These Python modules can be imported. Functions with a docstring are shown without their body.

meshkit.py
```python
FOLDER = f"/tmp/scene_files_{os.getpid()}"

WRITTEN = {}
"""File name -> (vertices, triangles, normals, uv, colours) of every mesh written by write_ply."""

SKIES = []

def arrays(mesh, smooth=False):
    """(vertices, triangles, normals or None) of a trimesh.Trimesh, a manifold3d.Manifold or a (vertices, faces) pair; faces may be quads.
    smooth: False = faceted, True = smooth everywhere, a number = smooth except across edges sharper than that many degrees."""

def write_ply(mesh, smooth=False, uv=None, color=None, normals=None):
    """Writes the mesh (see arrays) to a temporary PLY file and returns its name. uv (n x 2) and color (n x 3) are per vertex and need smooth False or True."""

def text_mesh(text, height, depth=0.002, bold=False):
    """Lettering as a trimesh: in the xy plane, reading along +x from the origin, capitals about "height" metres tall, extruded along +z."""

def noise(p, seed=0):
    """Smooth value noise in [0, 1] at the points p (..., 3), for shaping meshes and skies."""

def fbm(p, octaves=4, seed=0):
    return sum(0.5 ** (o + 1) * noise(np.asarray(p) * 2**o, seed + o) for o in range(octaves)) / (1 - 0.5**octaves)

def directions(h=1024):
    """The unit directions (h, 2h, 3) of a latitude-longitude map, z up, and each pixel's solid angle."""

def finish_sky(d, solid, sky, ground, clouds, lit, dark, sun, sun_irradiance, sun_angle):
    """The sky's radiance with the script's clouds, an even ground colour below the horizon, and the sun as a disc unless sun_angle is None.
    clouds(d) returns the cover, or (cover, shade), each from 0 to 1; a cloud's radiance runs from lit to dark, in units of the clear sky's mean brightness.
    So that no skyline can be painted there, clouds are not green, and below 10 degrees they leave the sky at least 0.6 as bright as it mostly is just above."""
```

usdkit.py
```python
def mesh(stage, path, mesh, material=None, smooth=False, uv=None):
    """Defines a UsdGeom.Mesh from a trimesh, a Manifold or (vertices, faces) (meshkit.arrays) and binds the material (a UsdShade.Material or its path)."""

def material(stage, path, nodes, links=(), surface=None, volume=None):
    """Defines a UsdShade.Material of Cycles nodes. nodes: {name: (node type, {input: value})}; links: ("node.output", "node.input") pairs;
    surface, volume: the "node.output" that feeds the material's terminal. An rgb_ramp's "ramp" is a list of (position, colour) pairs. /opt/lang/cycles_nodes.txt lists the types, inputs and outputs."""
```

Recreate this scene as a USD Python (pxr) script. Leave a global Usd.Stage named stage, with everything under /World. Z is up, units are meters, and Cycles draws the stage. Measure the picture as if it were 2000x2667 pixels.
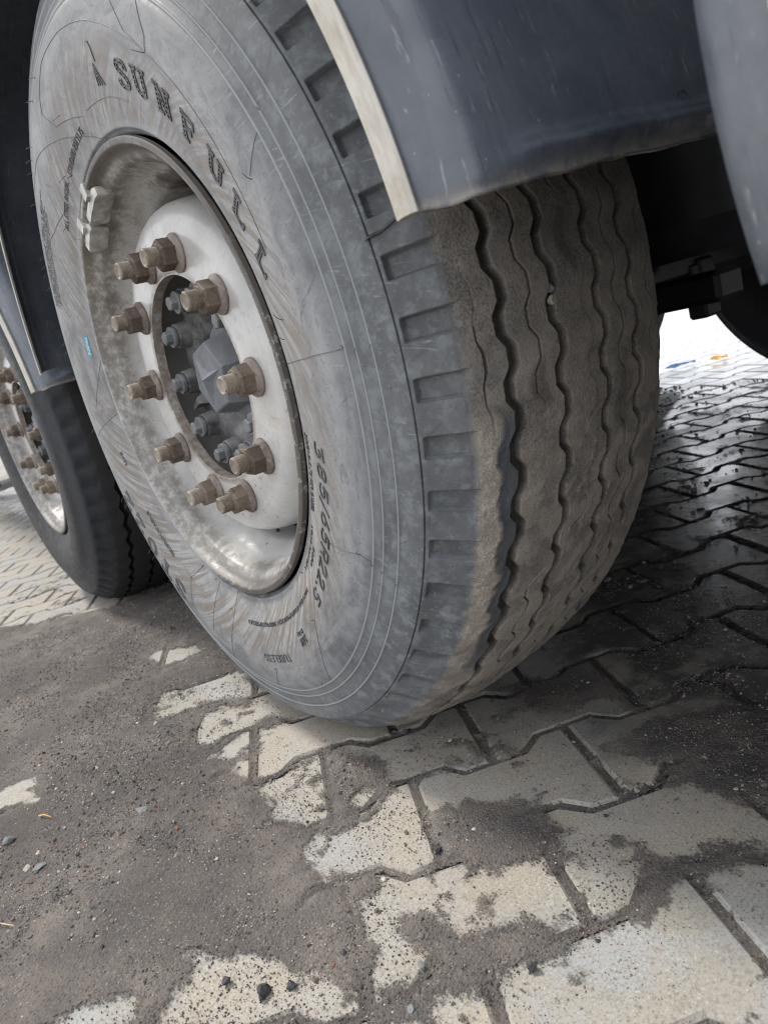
import math, numpy as np, trimesh, shapely
from shapely.geometry import Polygon, LineString, Point
from shapely import affinity
from shapely.ops import unary_union
import usdkit, meshkit
from meshkit import fbm, noise
from pxr import Usd, UsdGeom, UsdLux, UsdShade, Gf, Sdf, Vt

stage = Usd.Stage.CreateInMemory()
UsdGeom.SetStageUpAxis(stage, UsdGeom.Tokens.z)
UsdGeom.SetStageMetersPerUnit(stage, 1.0)
world = UsdGeom.Xform.Define(stage, '/World')
stage.SetDefaultPrim(world.GetPrim())
UsdGeom.Scope.Define(stage, '/World/Looks')
rng = np.random.default_rng(7)
PI = math.pi
H = 0.518                       # height of the wheel centres

# ------------------------------------------------------------------ camera
cam = UsdGeom.Camera.Define(stage, '/World/camera')
Mr = np.array([[0.57854486, 0.77156786, -0.26451632], [0.03904712, -0.35012864, -0.93588742], [-0.81471539, 0.53112426, -0.23269263]])
CAMROT = None
def cam_setup(pos, rv, f):
    from scipy.spatial.transform import Rotation
    M = Rotation.from_rotvec(rv).as_matrix()
    m = Gf.Matrix4d(1.0)
    for i, row in enumerate((M[0], -M[1], -M[2])):
        m.SetRow(i, Gf.Vec4d(*[float(v) for v in row], 0.0))
    m.SetRow(3, Gf.Vec4d(float(pos[0]), float(pos[1]), float(pos[2]) + H, 1.0))
    cam.AddTransformOp().Set(m)
    cam.CreateHorizontalApertureAttr(7.3)
    cam.CreateVerticalApertureAttr(7.3 * 1024 / 767)
    cam.CreateFocalLengthAttr(7.3 * f / 2000.0)
    cam.CreateClippingRangeAttr(Gf.Vec2f(0.02, 400.0))
    cam.CreateFStopAttr(2.4)
    cam.CreateFocusDistanceAttr(0.80)
    cam.CreateExposureAttr(1.15)
cam_setup((0.9466, -0.5155, -0.0054), (1.7764, 0.6720, -0.8906), 1876.0)

# ------------------------------------------------------------------ sky and sun
SUN = np.array([-0.95, -0.20, 1.20]); SUN /= np.linalg.norm(SUN)
el, rot = math.asin(SUN[2]), math.atan2(SUN[0], SUN[1])
sky = UsdLux.DomeLight.Define(stage, '/World/sky')
skym = usdkit.material(stage, '/World/Looks/sky_look', {
    'tc': ('texture_coordinate', {}),
    'n1': ('noise_texture', {'scale': 2.2, 'detail': 6.0, 'roughness': 0.6}),
    'cr': ('map_range', {'from_min': 0.30, 'from_max': 0.62, 'to_min': 0.55, 'to_max': 1.0, 'clamp': True}),
    'sk': ('sky_texture', {'sky_type': 'single_scattering', 'sun_disc': False, 'sun_elevation': float(el), 'sun_rotation': float(rot), 'air_density': 1.0, 'aerosol_density': 2.0}),
    'mx': ('mix_color', {'blend_type': 'mix', 'b': (11.0, 11.2, 11.6), 'use_clamp': False}),
    'bg': ('background_shader', {'strength': 0.066})},
    [('tc.generated', 'n1.vector'), ('n1.fac', 'cr.value'), ('cr.result', 'mx.fac'), ('sk.color', 'mx.a'), ('mx.result', 'bg.color')], surface='bg.background')
UsdShade.MaterialBindingAPI.Apply(sky.GetPrim()).Bind(skym)
sun = UsdLux.DistantLight.Define(stage, '/World/sun')
sun.CreateNormalizeAttr(True); sun.CreateIntensityAttr(0.40); sun.CreateAngleAttr(10.0); sun.CreateColorAttr(Gf.Vec3f(1.0, 0.95, 0.87))
zax = SUN; xax = np.cross([0, 0, 1.0], zax); xax /= np.linalg.norm(xax); yax = np.cross(zax, xax)
sm = Gf.Matrix4d(1.0)
for i, row in enumerate((xax, yax, zax)): sm.SetRow(i, Gf.Vec4d(*map(float, row), 0))
sun.AddTransformOp().Set(sm)

# ------------------------------------------------------------------ helpers
def cd(prim, **kw):
    p = prim.GetPrim() if hasattr(prim, 'GetPrim') else prim
    for k, v in kw.items(): p.SetCustomDataByKey(k, v)
    return prim
COUNT = {}
def path_of(name, parent='/World'):
    p = parent if isinstance(parent, str) else str(parent.GetPrim().GetPath())
    key = (p, name); n = COUNT.get(key, 0); COUNT[key] = n + 1
    return f'{p}/{name}' + (f'_{n:03d}' if n else '')
def xform(name, parent='/World', t=None, rz=0):
    x = UsdGeom.Xform.Define(stage, path_of(name, parent))
    if t is not None: x.AddTranslateOp().Set(Gf.Vec3d(*map(float, t)))
    if rz: x.AddRotateZOp().Set(float(rz))
    return x
def obj(name, mesh, mat, parent='/World', smooth=30, uv=None):
    return usdkit.mesh(stage, path_of(name, parent), mesh, mat, smooth=smooth)
def primvar(m, name, values):
    UsdGeom.PrimvarsAPI(m).CreatePrimvar(name, Sdf.ValueTypeNames.FloatArray, 'vertex').Set(Vt.FloatArray.FromNumpy(np.asarray(values, np.float32)))
def sstep(a, b, x):
    t = np.clip((x - a) / (b - a), 0, 1); return t * t * (3 - 2 * t)
def cat(*ms): return trimesh.util.concatenate([m for m in ms])
def grid_faces(n, m, wrap_m=True):
    """faces of an n x m grid of vertices (index i*m+j); j wraps"""
    i = np.arange(n - 1)[:, None]; j = np.arange(m if wrap_m else m - 1)[None, :]; j2 = (j + 1) % m
    a, b, c, d = i * m + j, i * m + j2, (i + 1) * m + j2, (i + 1) * m + j
    return np.stack([a, b, c, d], -1).reshape(-1, 4)
def tri(v, q, flip=False):
    f = np.vstack([q[:, [0, 1, 2]], q[:, [0, 2, 3]]])
    if flip: f = f[:, ::-1]
    return trimesh.Trimesh(v, f, process=False)
def revolve(prof, seg=96, closed=False):
    """prof: (y, R) pairs, revolved about the y axis"""
    P = np.array(prof + [prof[0]] if closed else prof, float)
    th = np.linspace(0, 2 * PI, seg, endpoint=False)
    v = np.stack([P[:, 1, None] * np.cos(th), np.repeat(P[:, 0, None], seg, 1), P[:, 1, None] * np.sin(th)], -1).reshape(-1, 3)
    m = tri(v, grid_faces(len(P), seg)); m.merge_vertices(); m.update_faces(m.nondegenerate_faces()); m.fix_normals(); return m
def tube(pts, r, seg=6, taper=1.0):
    pts = np.asarray(pts, float); n = len(pts); t = np.gradient(pts, axis=0); t /= np.linalg.norm(t, axis=1, keepdims=True)
    up = np.array([0.31, 0.57, 0.76]); a = np.cross(t, up); a /= np.linalg.norm(a, axis=1, keepdims=True); b = np.cross(t, a)
    an = np.linspace(0, 2 * PI, seg, endpoint=False); rr = r * np.linspace(1, taper, n)[:, None, None]
    v = (pts[:, None] + rr * (np.cos(an)[None, :, None] * a[:, None] + np.sin(an)[None, :, None] * b[:, None])).reshape(-1, 3)
    m = tri(v, grid_faces(n, seg)); k = len(v)
    v2 = np.vstack([v, pts[0], pts[-1]]); j = np.arange(seg); j2 = (j + 1) % seg
    f = np.vstack([m.faces, np.stack([np.full(seg, k), j2, j], 1), np.stack([np.full(seg, k + 1), (n - 1) * seg + j, (n - 1) * seg + j2], 1)])
    m = trimesh.Trimesh(v2, f, process=False); m.fix_normals(); return m
def box(x0, x1, y0, y1, z0, z1, ch=0.004):
    """box with chamfered edges (hull of 24 points)"""
    p = []
    for sx in (0, 1):
        for sy in (0, 1):
            for sz in (0, 1):
                c = np.array([(x0, x1)[sx], (y0, y1)[sy], (z0, z1)[sz]], float); d = np.array([ch if not s else -ch for s in (sx, sy, sz)])
                for k in range(3):
                    q = c + d; q[k] = c[k]; p.append(q)
    return trimesh.convex.convex_hull(np.array(p))

# ------------------------------------------------------------------ node graph helper
class G:
    def __init__(s): s.n, s.l, s.i = {}, [], 0
    def add(s, kind, out, **kw):
        s.i += 1; nm = f'{kind}_{s.i}'; ins = {}
        for k, v in kw.items():
            if isinstance(v, str) and '.' in v and v.split('.')[0] in s.n: s.l.append((v, f'{nm}.{k}'))
            else: ins[k] = v
        s.n[nm] = (kind, ins); return f'{nm}.{out}'
    def math(s, op, a, b=0.0, c=0.0, clamp=False):
        return s.add('math', 'value', math_type=op, value1=a, value2=b, value3=c, use_clamp=clamp)
    def obj(s): return s.add('texture_coordinate', 'object')
    def pos(s): return s.add('geometry', 'position')
    def xyz(s, v):
        r = s.add('separate_xyz', 'x', vector=v).rsplit('.', 1)[0]; return r + '.x', r + '.y', r + '.z'
    def vec(s, x, y, z): return s.add('combine_xyz', 'vector', x=x, y=y, z=z)
    def noise(s, v, scale, detail=4.0, rough=0.55, dist=0.0): return s.add('noise_texture', 'fac', vector=v, scale=scale, detail=detail, roughness=rough, distortion=dist)
    def vor(s, v, scale, out='distance', feature='f1'): return s.add('voronoi_texture', out, vector=v, scale=scale, feature=feature)
    def rng(s, x, a, b, c=0.0, d=1.0, kind='smoothstep'): return s.add('map_range', 'result', range_type=kind, value=x, from_min=a, from_max=b, to_min=c, to_max=d, clamp=True)
    def mix(s, f, a, b, kind='mix'): return s.add('mix_color', 'result', blend_type=kind, fac=f, a=a, b=b, use_clamp=True)
    def bump(s, h, strength=0.3, dist=0.001, normal=None):
        kw = dict(height=h, strength=strength, distance=dist)
        if normal: kw['normal'] = normal
        return s.add('bump', 'normal', **kw)
    def pr(s, **kw): return s.add('principled_bsdf', 'BSDF', **kw)
    def make(s, name, surf): return usdkit.material(stage, '/World/Looks/' + name, s.n, s.l, surface=surf)

# ------------------------------------------------------------------ materials
def m_tyre(name, dark=0.0):
    g = G(); p = g.obj(); x, y, z = g.xyz(p)
    r = g.math('sqrt', g.math('add', g.math('multiply', x, x), g.math('multiply', z, z)))
    th = g.math('arctan2', z, x)
    n1 = g.noise(p, 9.0, 5.0, 0.6); n2 = g.noise(p, 55.0, 5.0, 0.65); n3 = g.noise(p, 320.0, 3.0, 0.6)
    # sidewall: dusty weathered rubber, palest over the lettering, darker on the shoulder band
    zone = g.rng(r, 0.392, 0.462, 1.0, 0.26)
    smear = g.noise(g.vec(g.math('multiply', th, 5.0), g.math('multiply', r, 30.0), y), 1.0, 5.0, 0.65, 0.8)
    dustf = g.math('multiply', zone, g.rng(g.math('add', g.math('add', g.math('multiply', n1, 0.35), g.math('multiply', n2, 0.25)), g.math('multiply', smear, 0.4)), 0.34, 0.60, 0.22, 1.0))
    side = g.mix(dustf, (0.047, 0.052, 0.061), (0.303, 0.306, 0.312))
    # smeared scuffs over the lettering band
    lean = g.math('add', g.math('multiply', th, 26.0), g.math('multiply', r, 95.0))
    sv = g.vec(lean, g.math('multiply', r, 9.0), 0.0)
    s1 = g.noise(sv, 1.0, 4.0, 0.7, 0.3)
    sband = g.math('multiply', g.rng(r, 0.30, 0.325), g.rng(r, 0.365, 0.41, 1.0, 0.0))
    smask = g.math('multiply', g.math('multiply', g.rng(s1, 0.44, 0.56), sband), g.rng(n1, 0.30, 0.55, 0.35, 1.0))
    side = g.mix(g.math('multiply', smask, 0.9), side, (0.165, 0.138, 0.112))
    sv2 = g.vec(g.math('multiply', lean, 2.3), g.math('multiply', r, 14.0), 3.0)
    s2 = g.math('multiply', g.rng(g.noise(sv2, 1.0, 3.0, 0.7), 0.60, 0.70), sband)
    side = g.mix(g.math('multiply', s2, 0.75), side, (0.44, 0.43, 0.41))
    side = g.mix(g.rng(n3, 0.56, 0.72, 0.0, 0.5), side, (0.06, 0.065, 0.075))
    side = g.mix(g.math('multiply', g.rng(smear, 0.56, 0.66), g.rng(r, 0.33, 0.40, 0.0, 0.55)), side, (0.085, 0.092, 0.108))
    fleck = g.noise(p, 130.0, 4.0, 0.75)
    side = g.mix(g.math('multiply', g.rng(fleck, 0.54, 0.66), g.rng(r, 0.40, 0.46, 0.25, 0.6)), side, (0.17, 0.185, 0.195))
    # bloom specks and pale rubbing on the ridges
    side = g.mix(g.math('multiply', g.rng(n2, 0.48, 0.66), g.rng(r, 0.41, 0.45, 0.0, 0.55)), side, (0.19, 0.215, 0.22))
    scr = g.noise(g.vec(g.math('add', g.math('multiply', th, 95.0), g.math('multiply', r, 60.0)), g.math('multiply', r, 22.0), y), 1.0, 3.0, 0.75, 1.2)
    side = g.mix(g.math('multiply', g.rng(scr, 0.63, 0.68), g.rng(r, 0.395, 0.42, 0.0, 0.55)), side, (0.30, 0.31, 0.32))
    scd = g.noise(g.vec(g.math('add', g.math('multiply', th, 40.0), g.math('multiply', r, -70.0)), g.math('multiply', r, 16.0), 4.0), 1.0, 3.0, 0.75, 1.0)
    side = g.mix(g.math('multiply', g.rng(scd, 0.64, 0.69), 0.5), side, (0.06, 0.065, 0.075))
    side = g.mix(g.add('attribute', 'fac', attribute='rub'), side, (0.34, 0.365, 0.375))
    side = g.mix(g.add('attribute', 'fac', attribute='crack'), side, (0.018, 0.018, 0.02))
    # tread: brown road dust over rubber
    t1 = g.noise(p, 26.0, 5.0, 0.65); t2 = g.noise(p, 420.0, 3.0, 0.7); t3 = g.noise(p, 600.0, 2.0, 0.6)
    tread = g.mix(g.rng(t1, 0.35, 0.65, 0.30, 1.0), (0.070, 0.066, 0.061), (0.205, 0.185, 0.163))
    tread = g.mix(g.rng(t2, 0.42, 0.62, 0.0, 0.5), tread, (0.25, 0.225, 0.198))
    tread = g.mix(g.rng(t2, 0.30, 0.45, 0.5, 0.0), tread, (0.035, 0.033, 0.032))
    tread = g.mix(g.rng(t3, 0.66, 0.74, 0.0, 0.6), tread, (0.42, 0.39, 0.35))
    mud = g.add('attribute', 'fac', attribute='mud')
    mudc = g.mix(g.rng(g.noise(p, 620.0, 3.0, 0.7), 0.35, 0.62), (0.20, 0.174, 0.147), (0.36, 0.318, 0.272))
    tread = g.mix(mud, tread, mudc)
    bare = g.add('attribute', 'fac', attribute='bare')
    tread = g.mix(bare, tread, g.mix(n2, (0.03, 0.035, 0.042), (0.11, 0.115, 0.125)))
    groove = g.add('attribute', 'fac', attribute='groove')
    tread = g.mix(g.math('multiply', groove, 0.88), tread, (0.020, 0.019, 0.018))
    tf = g.add('attribute', 'fac', attribute='tread')
    tf = g.rng(g.math('add', tf, g.math('multiply', g.math('subtract', n2, 0.5), 1.0)), 0.12, 0.95)
    col = g.mix(tf, side, tread)
    if dark: col = g.mix(dark, col, (0.012, 0.013, 0.016))  # rubber darkened to paint in the shade on the other wheels
    hgt = g.add('mix_float', 'result', fac=tf, a=g.math('multiply', n3, 0.10), b=g.math('add', g.math('multiply', t2, 1.3), t3))
    nb = g.bump(hgt, 0.8, 0.0013)
    rough = g.add('mix_float', 'result', fac=tf, a=g.rng(n2, 0.3, 0.7, 0.42, 0.62), b=0.9)
    return g.make(name, g.pr(base_color=col, roughness=rough, specular_ior_level=0.2 if dark else 0.45, normal=nb))
def m_simple(name, c, rough=0.6, var=0.25, scale=40.0, metallic=0.0, bump=0.15, bscale=200.0, spec=0.5):
    g = G(); p = g.obj(); n = g.noise(p, scale, 5.0, 0.6)
    col = g.mix(g.rng(n, 0.3, 0.7), tuple(v * (1 - var) for v in c), tuple(min(1, v * (1 + var)) for v in c))
    return g.make(name, g.pr(base_color=col, roughness=rough, metallic=metallic, specular_ior_level=spec, normal=g.bump(g.noise(p, bscale, 3.0), bump, 0.0006)))
def m_lettering():
    g = G(); p = g.obj(); n = g.noise(p, 90.0, 4.0, 0.6)
    return g.make('lettering_rubber', g.pr(base_color=g.mix(g.rng(n, 0.35, 0.75), (0.028, 0.028, 0.031), (0.10, 0.102, 0.107)), roughness=0.55))
def m_rim(name):
    g = G(); p = g.obj(); x, y, z = g.xyz(p)
    r = g.math('sqrt', g.math('add', g.math('multiply', x, x), g.math('multiply', z, z)))
    n1 = g.noise(p, 14.0, 5.0, 0.6); n2 = g.noise(p, 70.0, 5.0, 0.7); n3 = g.noise(p, 420.0, 2.0)
    col = g.mix(g.rng(n1, 0.3, 0.7), (0.40, 0.395, 0.38), (0.54, 0.54, 0.53))
    # grey-brown road film heavier towards the flange; shade high in the barrel painted in
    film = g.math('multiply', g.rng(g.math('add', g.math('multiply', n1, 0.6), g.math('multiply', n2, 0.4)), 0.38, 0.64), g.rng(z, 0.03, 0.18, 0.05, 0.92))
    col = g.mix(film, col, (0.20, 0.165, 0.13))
    col = g.mix(g.math('multiply', g.rng(g.math('add', n1, g.rng(x, -0.05, 0.12, 0.0, 0.25)), 0.55, 0.68), g.rng(z, 0.02, 0.16, 0.0, 0.9)), col, (0.060, 0.042, 0.035))  # dark brown towards the upper right: shade put into the colour
    seat = g.math('multiply', g.rng(r, 0.264, 0.270), g.rng(r, 0.289, 0.293, 1.0, 0.75))
    col = g.mix(g.math('multiply', seat, g.rng(n2, 0.30, 0.60, 0.30, 0.80)), col, (0.105, 0.09, 0.075))
    lip = g.math('multiply', g.rng(y, -0.150, -0.157, 0.0, 1.0), g.rng(g.math('add', g.math('add', n2, g.math('multiply', n3, 0.35)), g.rng(x, -0.05, -0.16, 0.0, 0.35)), 0.72, 0.84, 1.0, 0.0))
    col = g.mix(g.math('multiply', lip, 0.93), col, (0.060, 0.050, 0.042))
    col = g.mix(g.math('multiply', g.rng(n2, 0.66, 0.74), 0.7), col, (0.17, 0.085, 0.045))
    col = g.mix(g.rng(g.vor(p, 120.0), 0.10, 0.16, 0.5, 0.0), col, (0.06, 0.055, 0.05))
    return g.make(name, g.pr(base_color=col, roughness=g.rng(n2, 0.35, 0.65, 0.34, 0.55), specular_ior_level=0.55, normal=g.bump(n2, 0.08, 0.0006)))
def m_disc(name):
    g = G(); p = g.obj(); x, y, z = g.xyz(p)
    n1 = g.noise(p, 11.0, 5.0, 0.6); n2 = g.noise(p, 85.0, 5.0, 0.7); n3 = g.noise(p, 500.0, 2.0)
    col = g.mix(g.rng(n1, 0.3, 0.7), (0.43, 0.425, 0.41), (0.53, 0.525, 0.51))
    r = g.math('sqrt', g.math('add', g.math('multiply', x, x), g.math('multiply', z, z))); th = g.math('arctan2', z, x)
    stk = g.noise(g.vec(g.math('multiply', th, 7.0), g.math('multiply', r, 9.0), 0.0), 1.0, 5.0, 0.7, 0.5)
    col = g.mix(g.rng(stk, 0.50, 0.72, 0.0, 0.38), col, (0.32, 0.30, 0.27))
    col = g.mix(g.rng(n2, 0.52, 0.78, 0.0, 0.35), col, (0.31, 0.29, 0.26))
    col = g.mix(g.math('multiply', g.rng(r, 0.150, 0.141), g.rng(n2, 0.3, 0.6, 0.3, 0.9)), col, (0.16, 0.12, 0.09))
    low = g.rng(z, 0.02, -0.16, 0.0, 1.0)
    col = g.mix(g.math('multiply', g.rng(n2, 0.60, 0.68), low), col, (0.22, 0.10, 0.05))
    col = g.mix(g.math('multiply', g.rng(n1, 0.56, 0.66), g.math('multiply', low, 0.55)), col, (0.42, 0.28, 0.16))
    col = g.mix(g.rng(g.vor(p, 90.0), 0.06, 0.11, 0.35, 0.0), col, (0.10, 0.09, 0.08))
    return g.make(name, g.pr(base_color=col, roughness=g.rng(n2, 0.3, 0.7, 0.25, 0.5), coat_weight=0.5, coat_roughness=0.22, normal=g.bump(n1, 0.08, 0.002)))
def m_rust(name, a, b, c):
    g = G(); p = g.pos(); n1 = g.noise(p, 60.0, 5.0, 0.65); n2 = g.noise(p, 240.0, 4.0, 0.7); oi = g.add('object_info', 'random')
    col = g.mix(g.rng(g.math('add', n1, g.math('multiply', g.math('subtract', oi, 0.5), 0.4)), 0.35, 0.65), a, b); col = g.mix(g.rng(n2, 0.42, 0.32, 0.0, 0.7), col, (0.04, 0.034, 0.03)); col = g.mix(g.rng(n2, 0.55, 0.72, 0.0, 0.8), col, c)
    return g.make(name, g.pr(base_color=col, roughness=0.72, specular_ior_level=0.35, metallic=0.15, normal=g.bump(n2, 0.5, 0.0008)))
def m_hub(name, c1=(0.035, 0.037, 0.041), c2=(0.25, 0.245, 0.24)):
    g = G(); p = g.obj(); n1 = g.noise(p, 34.0, 5.0, 0.65); n2 = g.noise(p, 260.0, 3.0, 0.7)
    x, y, z = g.xyz(p)
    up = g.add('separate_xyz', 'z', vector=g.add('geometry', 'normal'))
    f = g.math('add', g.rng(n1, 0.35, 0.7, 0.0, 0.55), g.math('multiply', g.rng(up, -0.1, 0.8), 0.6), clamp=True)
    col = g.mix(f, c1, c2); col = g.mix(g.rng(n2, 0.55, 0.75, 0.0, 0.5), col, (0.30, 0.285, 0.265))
    return g.make(name, g.pr(base_color=col, roughness=0.7, specular_ior_level=0.4, normal=g.bump(g.math('add', n1, n2), 0.35, 0.0012)))
def m_fender(name):
    g = G(); p = g.obj(); x, y, z = g.xyz(p); th = g.math('arctan2', z, x)
    r = g.math('sqrt', g.math('add', g.math('multiply', x, x), g.math('multiply', z, z)))
    n1 = g.noise(p, 7.0, 5.0, 0.6); n2 = g.noise(p, 60.0, 5.0, 0.65)
    sc = g.noise(g.vec(g.math('multiply', th, 9.0), g.math('multiply', y, 190.0), g.math('multiply', r, 60.0)), 1.0, 4.0, 0.75, 0.6)
    col = g.mix(g.rng(n1, 0.3, 0.7), (0.042, 0.051, 0.066), (0.092, 0.104, 0.126))
    col = g.mix(g.rng(sc, 0.56, 0.72, 0.0, 0.32), col, (0.15, 0.155, 0.16))
    col = g.mix(g.rng(sc, 0.30, 0.42, 0.6, 0.0), col, (0.022, 0.024, 0.028))
    sc2 = g.noise(g.vec(g.math('add', g.math('multiply', th, 16.0), g.math('multiply', y, 60.0)), g.math('multiply', y, 420.0), 2.0), 1.0, 3.0, 0.7, 0.8)
    col = g.mix(g.rng(sc2, 0.645, 0.69, 0.0, 0.75), col, (0.24, 0.245, 0.25))
    col = g.mix(g.math('multiply', g.rng(n2, 0.60, 0.72), g.rng(n1, 0.5, 0.62, 0.0, 0.7)), col, (0.24, 0.195, 0.15))
    col = g.mix(g.rng(g.vor(p, 70.0), 0.03, 0.06, 0.6, 0.0), col, (0.32, 0.33, 0.34))
    col = g.mix(g.math('multiply', g.add('attribute', 'fac', attribute='edge'), g.rng(n2, 0.35, 0.6, 0.2, 0.9)), col, (0.20, 0.18, 0.155))
    return g.make(name, g.pr(base_color=col, roughness=g.rng(n2, 0.3, 0.7, 0.24, 0.42), specular_ior_level=0.7, normal=g.bump(g.math('add', n2, sc), 0.12, 0.001)))
def m_trim(name):
    g = G(); p = g.obj(); x, y, z = g.xyz(p); th = g.math('arctan2', z, x)
    n1 = g.noise(p, 22.0, 5.0, 0.65); n2 = g.noise(g.vec(g.math('multiply', th, 14.0), g.math('multiply', y, 300.0), 0.0), 1.0, 4.0, 0.7)
    col = g.mix(g.rng(n2, 0.35, 0.65), (0.41, 0.375, 0.315), (0.53, 0.505, 0.45)); col = g.mix(g.rng(n1, 0.55, 0.7, 0.0, 0.5), col, (0.30, 0.24, 0.17))
    return g.make(name, g.pr(base_color=col, roughness=0.5, normal=g.bump(n2, 0.3, 0.0008)))
def m_paver(name):
    g = G(); p = g.pos(); oi = g.add('object_info', 'random')
    n1 = g.noise(p, 13.0, 6.0, 0.62); n2 = g.noise(p, 60.0, 5.0, 0.65); n3 = g.noise(p, 380.0, 3.0, 0.75); n0 = g.noise(p, 3.0, 3.0, 0.5)
    col = g.mix(oi, (0.285, 0.272, 0.244), (0.37, 0.343, 0.295))
    col = g.mix(g.rng(n1, 0.40, 0.62), col, (0.33, 0.335, 0.335))
    col = g.mix(g.rng(n0, 0.4, 0.6, 0.0, 0.4), col, (0.40, 0.34, 0.262))
    col = g.mix(g.rng(n2, 0.54, 0.66, 0.0, 0.5), col, (0.28, 0.245, 0.205))
    col = g.mix(g.rng(n3, 0.50, 0.64, 0.0, 0.7), col, (0.19, 0.175, 0.155))
    col = g.mix(g.rng(n3, 0.42, 0.30, 0.0, 0.5), col, (0.60, 0.57, 0.51))
    # black grit trodden into the face
    grit = g.math('multiply', g.rng(g.vor(p, 260.0), 0.16, 0.27, 1.0, 0.0), g.rng(g.noise(p, 9.0, 4.0, 0.6), 0.48, 0.62))
    col = g.mix(g.math('multiply', grit, 0.7), col, (0.045, 0.045, 0.047))
    # wet oily ground, with the shade under the trailer painted into its colour
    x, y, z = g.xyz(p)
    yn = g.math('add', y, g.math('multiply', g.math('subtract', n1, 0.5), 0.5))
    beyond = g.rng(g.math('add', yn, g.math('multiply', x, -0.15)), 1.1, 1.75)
    damp_shade = g.math('multiply', g.math('multiply', g.rng(yn, -0.08, 0.24), g.rng(n1, 0.25, 0.55, 0.62, 1.0)), g.math('subtract', 1.0, beyond))
    col = g.mix(g.math('multiply', damp_shade, 0.90), col, (0.024, 0.0225, 0.022))
    col = g.mix(g.math('multiply', beyond, 0.9), col, (0.42, 0.42, 0.425))  # past the trailer, glare of open daylight painted as a paler colour
    rough = g.add('mix_float', 'result', fac=g.math('maximum', damp_shade, g.math('multiply', beyond, 0.8)), a=0.85, b=0.17)
    return g.make(name, g.pr(base_color=col, roughness=rough, specular_ior_level=0.45, coat_weight=g.math('multiply', g.rng(yn, 0.25, 0.9), g.rng(g.noise(p, 4.5, 4.0, 0.6), 0.40, 0.56, 0.25, 1.0)), coat_roughness=0.10, normal=g.bump(g.math('add', g.math('multiply', n3, 0.7), n2), 0.5, 0.0012)))
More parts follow.
